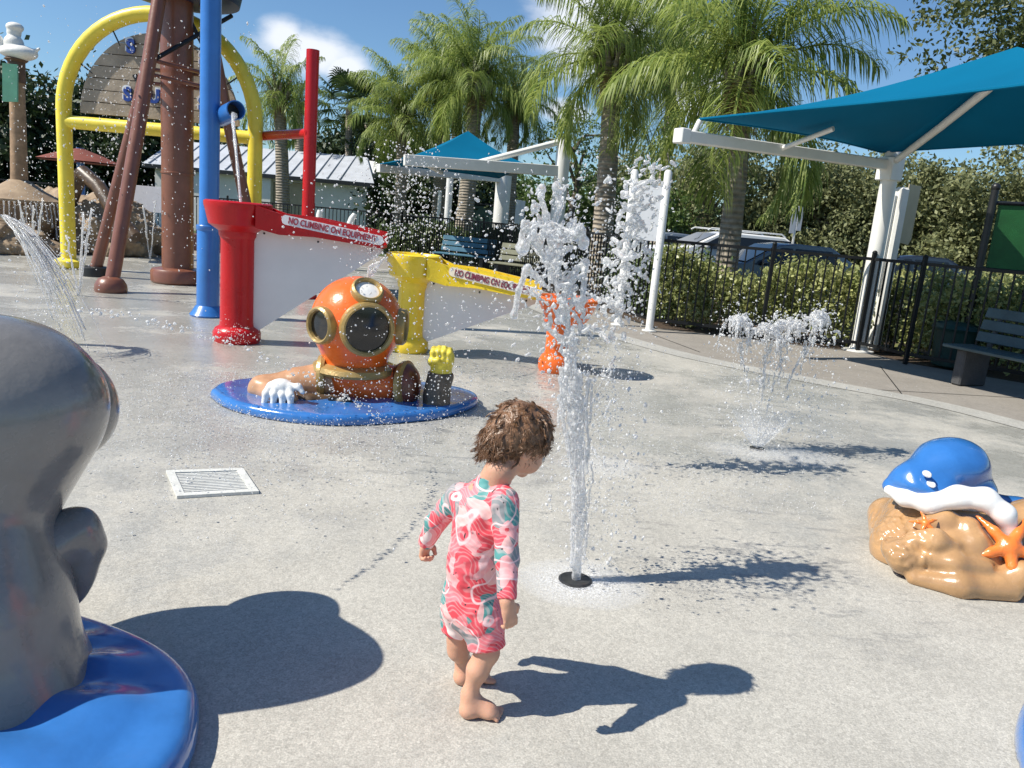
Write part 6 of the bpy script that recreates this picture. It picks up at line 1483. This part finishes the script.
for k in range(520):                        # the solid lower jet: a bundle of long fine threads, opening with height
    z = rd.uniform(-.02, .80); ln = rd.uniform(.04, .16); z2 = min(z+ln, .84); w = .007+.016*min(1, max(z, 0)/.6); a = rd.uniform(0, 6.28); q = abs(rd.gauss(0, w)); o1_ = V3(cos(a)*q, sin(a)*q, 0); o2 = o1_*rd.uniform(.8, 1.35)
    r_ = rd.uniform(.004, .0085); Sl.cap(on_path(max(z, 0))+o1_+V3(0, 0, min(z, 0)), on_path(z2)+o2, r_, r_*rd.uniform(.5, 1), k=.0035)
for k in range(60):
    z = rd.uniform(0, .75); Sl.cap(on_path(z), on_path(min(z+.08, .84)), .010+.008*z, .010+.008*z, k=.006)
Sl.build('lower_column', 'water', jet, disp=watdisp(.0025, 45))
S = SDF((-.25, Yj-.32, .5), (.62, Yj+.32, 1.62), .0048)
for i in range(5, len(path)-1):
    a, c = Vector(path[i]), Vector(path[i+1])
    for s in range(8):
        t0_ = s/8; p_ = a.lerp(c, t0_); w = .012+.006*(i-4)
        for _ in range(4):
            if rd.random() < .52: continue
            o1_ = V3(rd.gauss(0, w), rd.gauss(0, w), rd.gauss(0, .01)); r_ = rd.uniform(.005, .015); q = p_+o1_; dv = V3(rd.gauss(0, .018), rd.gauss(0, .018), rd.uniform(.015, .07)); S.chain([q, q+dv*.5, q+dv+V3(rd.gauss(0, .01), 0, 0)], [r_, r_*rd.uniform(.5, 1.1), r_*.6], k=.007)
for px, py, n, sp in [(585, 330, 8, .6), (540, 300, 8, .6), (575, 400, 8, .5), (566, 340, 16, .7), (560, 300, 20, .9), (556, 270, 22, 1.0), (551, 240, 18, .8), (548, 262, 12, 1.0), (530, 228, 8, .5), (575, 232, 9, .5)]:
    for _q in range(3):
        pz_ = D(px, py, Yj+rd.gauss(0, .09)); strands(S, pz_, (0, 0, .6), max(1, n//8), .0075, rd, sp, T=.12, k=.006); beads(S, pz_, (0, 0, .6), max(2, int(n*.55)), .0078, rd, sp*.95)
# curling arms of water at the top
for pts in [[(548, 262), (533, 240), (524, 222), (521, 246)], [(552, 240), (546, 216), (541, 196)], [(556, 250), (570, 226), (580, 232)], [(545, 285), (527, 268), (519, 290), (514, 315)], [(560, 285), (585, 262), (583, 300)], [(552, 232), (560, 206), (556, 186)]]:
    q = [Vector(D(px, py, Yj+rd.uniform(-.05, .05))) for px, py in pts]; S.chain(q, [.010, .013, .009, .012][:len(q)], k=.01); S.ell(q[-1], (.013, .013, .018), k=.01)
for px, py, r_ in [(541, 190, .018), (558, 190, .015), (578, 233, .028), (583, 243, .022), (535, 208, .016), (523, 248, .024)]: S.ell(D(px, py, Yj), (r_, r_, r_*1.2), k=.008)
S.build('splash', 'water', jet, disp=watdisp(.004, 30))['kind'] = 'stuff'
def px_cloud(n, fx, fy, Y, sy): 
    px = fx(n); py = fy(n); Yv = Y+R_.normal(0, sy, n); return np.array([tuple(D(a, b_, c)) for a, b_, c in zip(px, py, Yv)])
nrmv = lambda m_, s_: (lambda n: R_.normal(m_, s_, n)); uni = lambda a, b_: (lambda n: R_.uniform(a, b_, n))
def rad_(n, lo, hi): return lo*np.exp(R_.exponential(.35, n)).clip(1, hi/lo)
parts = [px_cloud(420, nrmv(556, 28), nrmv(270, 50), Yj, .2), px_cloud(700, nrmv(575, 20), nrmv(400, 70), Yj, .15), px_cloud(200, nrmv(577, 9), uni(430, 570), Yj, .03), px_cloud(700, nrmv(606, 20), uni(370, 570), Yj+.1, .12)]
P_all = np.concatenate(parts); P_all = P_all[P_all[:, 2] > .01]
Rr = rad_(len(P_all), .0018, .008); drops_obj('drops', P_all, Rr, 'drops', '', parent=jet, stretch=np.stack([np.ones(len(P_all)), np.ones(len(P_all)), R_.uniform(.9, 1.8, len(P_all))], 1))
# second plume, behind to the right
Y2 = 4.3; nz2 = D(606, 440, Y2); nz2 = V3(nz2.x, Y2, 0)
jet2 = thing('water_jet', (nz2.x, nz2.y, 0), 'ragged water plume in front of the grey sign board, right of the tall jet', 'water jet')
foam_disc(V3(nz2.x, nz2.y, 0), .30, .22, 5, jet2, m='mist', name='wet_foam')
S = SDF((.35, Y2-.4, -.01), (1.35, Y2+.4, 2.15), .0075)
pth = [(nz2.x, Y2, 0)]+[tuple(D(px, py, Y2)) for px, py in ((606, 400), (608, 370), (611, 340), (616, 312), (622, 285), (629, 255), (634, 230), (638, 205), (646, 180), (655, 158))]
for i in range(len(pth)-1):
    a, c = Vector(pth[i]), Vector(pth[i+1])
    for s in range(7):
        p_ = a.lerp(c, s/7); q_ = a.lerp(c, (s+1)/7); w = .012+.011*min(i, 5); base_r = .014 if i < 3 else (.026 if i < 9 else .018)
        for _ in range(3 if i < 4 else 9):
            if rd.random() < .55: continue
            o1_ = V3(rd.gauss(0, w), rd.gauss(0, w), rd.gauss(0, .01)); S.cap(p_+o1_, q_+o1_+V3(rd.gauss(0, .02), rd.gauss(0, .02), 0), base_r*rd.uniform(.2, .65), base_r*rd.uniform(.2, .65), k=.008)
for px, py, n in [(618, 310, 8), (624, 280, 8), (630, 250, 8), (634, 225, 7), (640, 200, 6), (600, 330, 5), (652, 175, 3)]: beads(S, D(px, py, Y2), (0, 0, .5), int(n*2.6), .0105, rd, .75, k=.006); strands(S, D(px, py, Y2), (0, 0, .5), 2, .010, rd, .8, k=.008)
S.build('column', 'water', jet2, disp=watdisp(.009, 16))['kind'] = 'stuff'
P_all = np.concatenate([px_cloud(520, nrmv(628, 22), nrmv(260, 50), Y2, .12), px_cloud(520, nrmv(605, 24), nrmv(360, 45), Y2, .15), px_cloud(260, nrmv(612, 30), uni(400, 470), Y2, .2)]); P_all = P_all[P_all[:, 2] > .01]
drops_obj('drops', P_all, rad_(len(P_all), .0022, .009), 'drops', '', parent=jet2)
# four-headed fan
nf = G(757, 449); fan = thing('fan_fountain', (nf.x, nf.y, 0), 'ground spray opening into four frothy heads near the hedge', 'water jet')
b = MB(); b.lathe((nf.x, nf.y, 0), [(.05, 0), (.05, .008), (.04, .012), (.004, .01)], 24); b.build('nozzle', 'nozzle', fan)
S = SDF((1.1, 4.6, -.01), (2.5, 5.35, 1.15), .0065)
heads = [((738, 318), (727, 340), -1), ((769, 326), (758, 342), -1), ((790, 322), (788, 345), 1), ((820, 315), (812, 345), 1)]
Yf = nf.y; allp = []
for (hx, hy), (lx, ly), sg in heads:
    tip = D(hx, hy, Yf+.05*sg)
    for s in range(12):
        t = s/11; p_ = V3(nf.x, nf.y, 0).lerp(tip, t); 
        if s: 
            if t < .55: S.cap(prv, p_, .005, .006, k=.006) if rd.random() < .55 else None
            elif rd.random() < .6: S.cap(prv, p_, .006, .008, k=.008)
        prv = p_
    beads(S, tip+V3(0, 0, -.03), (0, 0, .2), 46, .009, rd, .35, T=.3, k=.005)
    for _ in range(80):                       # frothy dome: short threads that rise, roll over and fall
        ang = rd.uniform(0, 6.28); rr_ = abs(rd.gauss(0, .05)); c0_ = tip+V3(cos(ang)*rr_, sin(ang)*rr_, -.9*rr_*rr_*10+rd.gauss(0, .012)); r_ = rd.uniform(.004, .011); dr = V3(cos(ang), sin(ang), 0)*rd.uniform(.005, .03)
        S.chain([c0_, c0_+dr+V3(0, 0, .004), c0_+dr*1.6+V3(0, 0, -rd.uniform(.01, .07))], [r_, r_*.9, r_*.5], k=.005)
    for _ in range(26):
        t = rd.uniform(.5, 1); q = V3(nf.x, nf.y, 0).lerp(tip, t)+V3(rd.gauss(0, .022), rd.gauss(0, .022), 0); S.cap(q, q+V3(rd.gauss(0, .006), 0, -rd.uniform(.02, .08)), rd.uniform(.004, .009), .004, k=.005)
    allp += [px_cloud(130, nrmv(hx-4, 12), nrmv(hy+14, 18), Yf, .08), px_cloud(330, nrmv(hx, 13), uni(335, 440), Yf, .1)]
S.build('heads', 'water', fan, disp=watdisp(.005, 24))
cone = []
n = 48
for j in range(7):
    for i in range(n):
        a = 2*pi*i/n; t = j/6; r_ = .02+.16*t**.8; cone.append((nf.x+cos(a)*r_*1.25, nf.y+sin(a)*r_*.5, .015+.27*t+.012*sin(a*5)*t))
b = MB(); b.add(cone, [(j*n+i, j*n+(i+1) % n, (j+1)*n+(i+1) % n, (j+1)*n+i) for j in range(6) for i in range(n)]); oc = b.build('cone_of_spray', 'mist', fan, True, 0); a_ = oc.data.attributes.new('fall', 'FLOAT', 'POINT'); a_.data.foreach_set('value', [(1-j/6)**.7 for j in range(7) for i in range(n)])
allp += [px_cloud(500, nrmv(768, 32), nrmv(395, 28), Yf, .12)]
P_all = np.concatenate(allp); P_all = P_all[P_all[:, 2] > .01]; drops_obj('drops', P_all, rad_(len(P_all), .0024, .010), 'drops', '', parent=fan)
foam_disc(V3(nf.x+.1, nf.y-.1, 0), .5, .3, 7, fan, m='mist', name='wet_foam')
# water from the blue spout into the red bowl
m0 = mo+V3(0, 0, -.06); b = MB(); rb_ = V3(rb.x+.05, rb.y+.05, 1.18); pts = []; rs = []
for k in range(14):
    t = k/13; pts.append((lerp(m0.x, rb_.x, t**.8), lerp(m0.y, rb_.y, t**.6), lerp(m0.z, rb_.z, t**1.5))); rs.append(lerp(.030, .018, t)*(1+.2*sin(k*2.3)))
b.tube(pts, rs, 12, flat=.6); s_ = b.build('falling_stream', 'sheet', None, True, 0, origin=tuple(m0)); tag(s_, 'stream of water falling from the blue spout into the red bowl', 'water')
# sheet arcing from the yellow pipe at the left edge
b = MB(); a0_ = D(3, 216, 6.3); a1_ = D(80, 345, 6.0); rd = random.Random(31)     # wispy arc: many thin threads that spread as they fall
for k in range(46):
    pts = []; sx_ = rd.gauss(0, 1); sy_ = rd.gauss(0, 1); e_ = rd.uniform(.55, 1.05); ph = rd.uniform(0, 6)
    for j in range(15):
        t = j/14*e_; p = a0_.lerp(a1_, t); p.z = lerp(a0_.z, a1_.z, t)+4*.20*t*(1-t); p = p+V3(sx_*.012+sx_*.085*t, sy_*.02+sy_*.09*t, .006*sin(ph+j)); p.x += .006*sin(ph+j*1.3); pts.append(p)
    r_ = rd.uniform(.003, .008); b.tube(pts, [r_*(.7+.5*abs(sin(ph+j*.9)))*(1-.5*j/14) for j in range(15)], 6)
o = b.build('water_arc', 'water', None, True, 0, origin=tuple(a0_)); tag(o, 'wispy curtain of water arcing off the thin yellow pipe at the left edge', 'water')
pp = px_cloud(420, lambda n: R_.normal(52, 22, n), lambda n: R_.normal(300, 36, n), 6.1, .25); pp = pp[pp[:, 2] > .02]; drops_obj('water_drops', pp, rad_(len(pp), .0035, .010), 'drops', 'drops scattering round the water arc at the left edge', 'water drops')
# water curtain off the tan column base
S = SDF((cxp-1.0, cY-1.0, .0), (cxp+1.0, cY+.2, 1.3), .02)
for k in range(30):
    a = -pi*(.02+.96*k/29); r_ = .82; x_, y_ = cxp+cos(a)*r_, cY+sin(a)*r_; z = zs-.3; l_ = rd.uniform(.25, .8); S.chain([(x_, y_, z), (x_+cos(a)*.05, y_-.03, z-l_*.5), (x_+cos(a)*.07, y_-.05, z-l_)], [.018, .014, .02], k=.01)
cur = S.build('water_curtain', 'water', None, origin=(cxp, cY-.8, 0)); tag(cur, 'dripping water curtain around the tan column base', 'water')
# small ground jets near the arch
def small_jet(px, py, tips, label, r0=.011):
    p = G(px, py); root = thing('ground_jet', (p.x, p.y, 0), label, 'water jet', 'small ground jets'); b = MB()
    for k, (tx, ty) in enumerate(tips):
        t = D(tx, ty, p.y); pts = [V3(p.x, p.y, 0).lerp(t, q/8)+V3(rd.gauss(0, .008), 0, 0) for q in range(9)]; st = MB(); st.tube(pts, [r0*.6]+[r0*rd.uniform(.6, 1.3) for _ in range(7)]+[r0*.6], 7); st.build('stream', 'water', root, True, 0)
    pp = np.concatenate([px_cloud(45, nrmv(tx, 5), nrmv(ty+15, 18), p.y, .08) for tx, ty in tips]); pp = pp[pp[:, 2] > 0]; drops_obj('drops', pp, rad_(len(pp), .006, .016), 'drops', '', parent=root)
small_jet(79, 296, [(66, 235), (84, 212), (92, 208)], 'nearest ground jet of three thin streams left of the brown legs', .014)
small_jet(34, 262, [(18, 200), (33, 205), (43, 198)], 'ground jet of three streams in front of the tan rocks', .016)
small_jet(150, 262, [(143, 205), (156, 200)], 'two-stream ground jet between the brown legs and the thick pole', .014)
# falling threads and drops round the brown tower and above the troughs: uncountable
pp = np.concatenate([px_cloud(500, uni(100, 260), uni(20, 250), 10.4, .7), px_cloud(420, nrmv(95, 34), nrmv(180, 55), 12.5, .7), px_cloud(260, nrmv(118, 28), nrmv(100, 50), 11, .5), px_cloud(160, nrmv(215, 22), uni(210, 330), 9.5, .6), px_cloud(260, nrmv(40, 30), nrmv(140, 55), 11, 1)])
pp = pp[pp[:, 2] > .02]; drops_obj('water_drops', pp, rad_(len(pp), .004, .012), 'drops', 'scattered drops falling around the brown tower and yellow arch', 'water drops', stretch=np.stack([np.ones(len(pp)), np.ones(len(pp)), R_.uniform(1, 2, len(pp))], 1))
pp = np.concatenate([px_cloud(380, nrmv(405, 22), uni(140, 240), 6.6, .5), px_cloud(340, nrmv(430, 34), nrmv(215, 26), 7.0, .5), px_cloud(200, nrmv(455, 30), uni(240, 360), 6.2, .5), px_cloud(160, nrmv(350, 40), uni(170, 250), 6.8, .4)])
pp = pp[pp[:, 2] > .02]; drops_obj('water_drops', pp, rad_(len(pp), .0045, .012), 'drops', 'spray of drops in front of the small teal canopy and yellow channel', 'water drops')
pp = np.concatenate([px_cloud(520, nrmv(355, 60), nrmv(392, 14), 5.0, .25), px_cloud(200, nrmv(375, 30), nrmv(330, 40), 4.8, .2), px_cloud(220, nrmv(235, 14), nrmv(338, 10), 7.0, .1), px_cloud(160, nrmv(445, 18), nrmv(375, 18), 5.1, .15)])
pp = pp[pp[:, 2] > .015]; drops_obj('water_drops', pp, rad_(len(pp), .0028, .007), 'drops', 'fine splashes dancing over the diver figure and its blue base', 'water drops')
# splashes over the wet floor: low beads, uncountable
n = 11000; px = R_.normal(310, 120, n); py = 372+np.abs(R_.normal(0, 55, n)); pts = np.array([tuple(G(a, c)) for a, c in zip(px, py)]); hgt = np.abs(R_.normal(0, .035, n)); pts[:, 2] = hgt
keep = (px > 60) & (px < 620); pts = pts[keep]; drops_obj('floor_splashes', pts, rad_(len(pts), .0019, .0055), 'drops', 'fine splashes bouncing off the wet floor in front of the diver figure', 'water splashes')
n = 5000; px = R_.normal(690, 80, n); py = R_.uniform(370, 520, n); pts = np.array([tuple(G(a, c)) for a, c in zip(px, py)]); pts[:, 2] = np.abs(R_.normal(0, .03, n)); drops_obj('floor_splashes', pts, rad_(len(pts), .0015, .004), 'drops', 'fine splashes on the wet floor between the tall jet and the fan of spray', 'water splashes')
# small spurt on top of the helmet and over the yellow trough
sp = thing('helmet_spurt', tuple(hc+V3(.05, -.05, Rh)), 'small spurt of water leaping from the top window of the diver helmet', 'water jet')
S = SDF(hc+V3(-.4, -.5, .2), hc+V3(.6, .4, 1.3), .008); q = hc+V3(.08, -.1, Rh)
for k in range(4): S.chain([q, q+V3(rd.gauss(.03, .02), 0, .08), q+V3(rd.gauss(.06, .04), 0, rd.uniform(.1, .18))], [.010, .008, .005], k=.008)
beads(S, q+V3(.05, 0, .12), (.2, 0, .6), 14, .009, rd, .5)
S.build('streams', 'water', sp, disp=watdisp(.006, 20))['kind'] = 'stuff'
pp = np.concatenate([px_cloud(120, nrmv(378, 12), nrmv(262, 24), 5.2, .1)]); drops_obj('drops', pp, rad_(len(pp), .003, .008), 'drops', '', parent=sp)
for ch in list(scene.objects):
    if ch.type == 'FONT': pass

# thin stream thrown from the grey animal's head, landing behind the drain
n = 260; t = R_.uniform(0, 1, n); p0_ = np.array([-1.42, 2.32, .98]); p1_ = np.array([-.42, 4.1, 0.0]); pts = p0_+(p1_-p0_)*t[:, None]; pts[:, 2] += 4*.16*t*(1-t); pts += R_.normal(0, .012, (n, 3))*(.4+t)[:, None]
drops_obj('water_drops', pts[pts[:, 2] > .01], rad_(int((pts[:, 2] > .01).sum()), .0028, .007), 'drops', 'thin arc of drops thrown from the grey sea animal toward the drain', 'water drops', stretch=None)
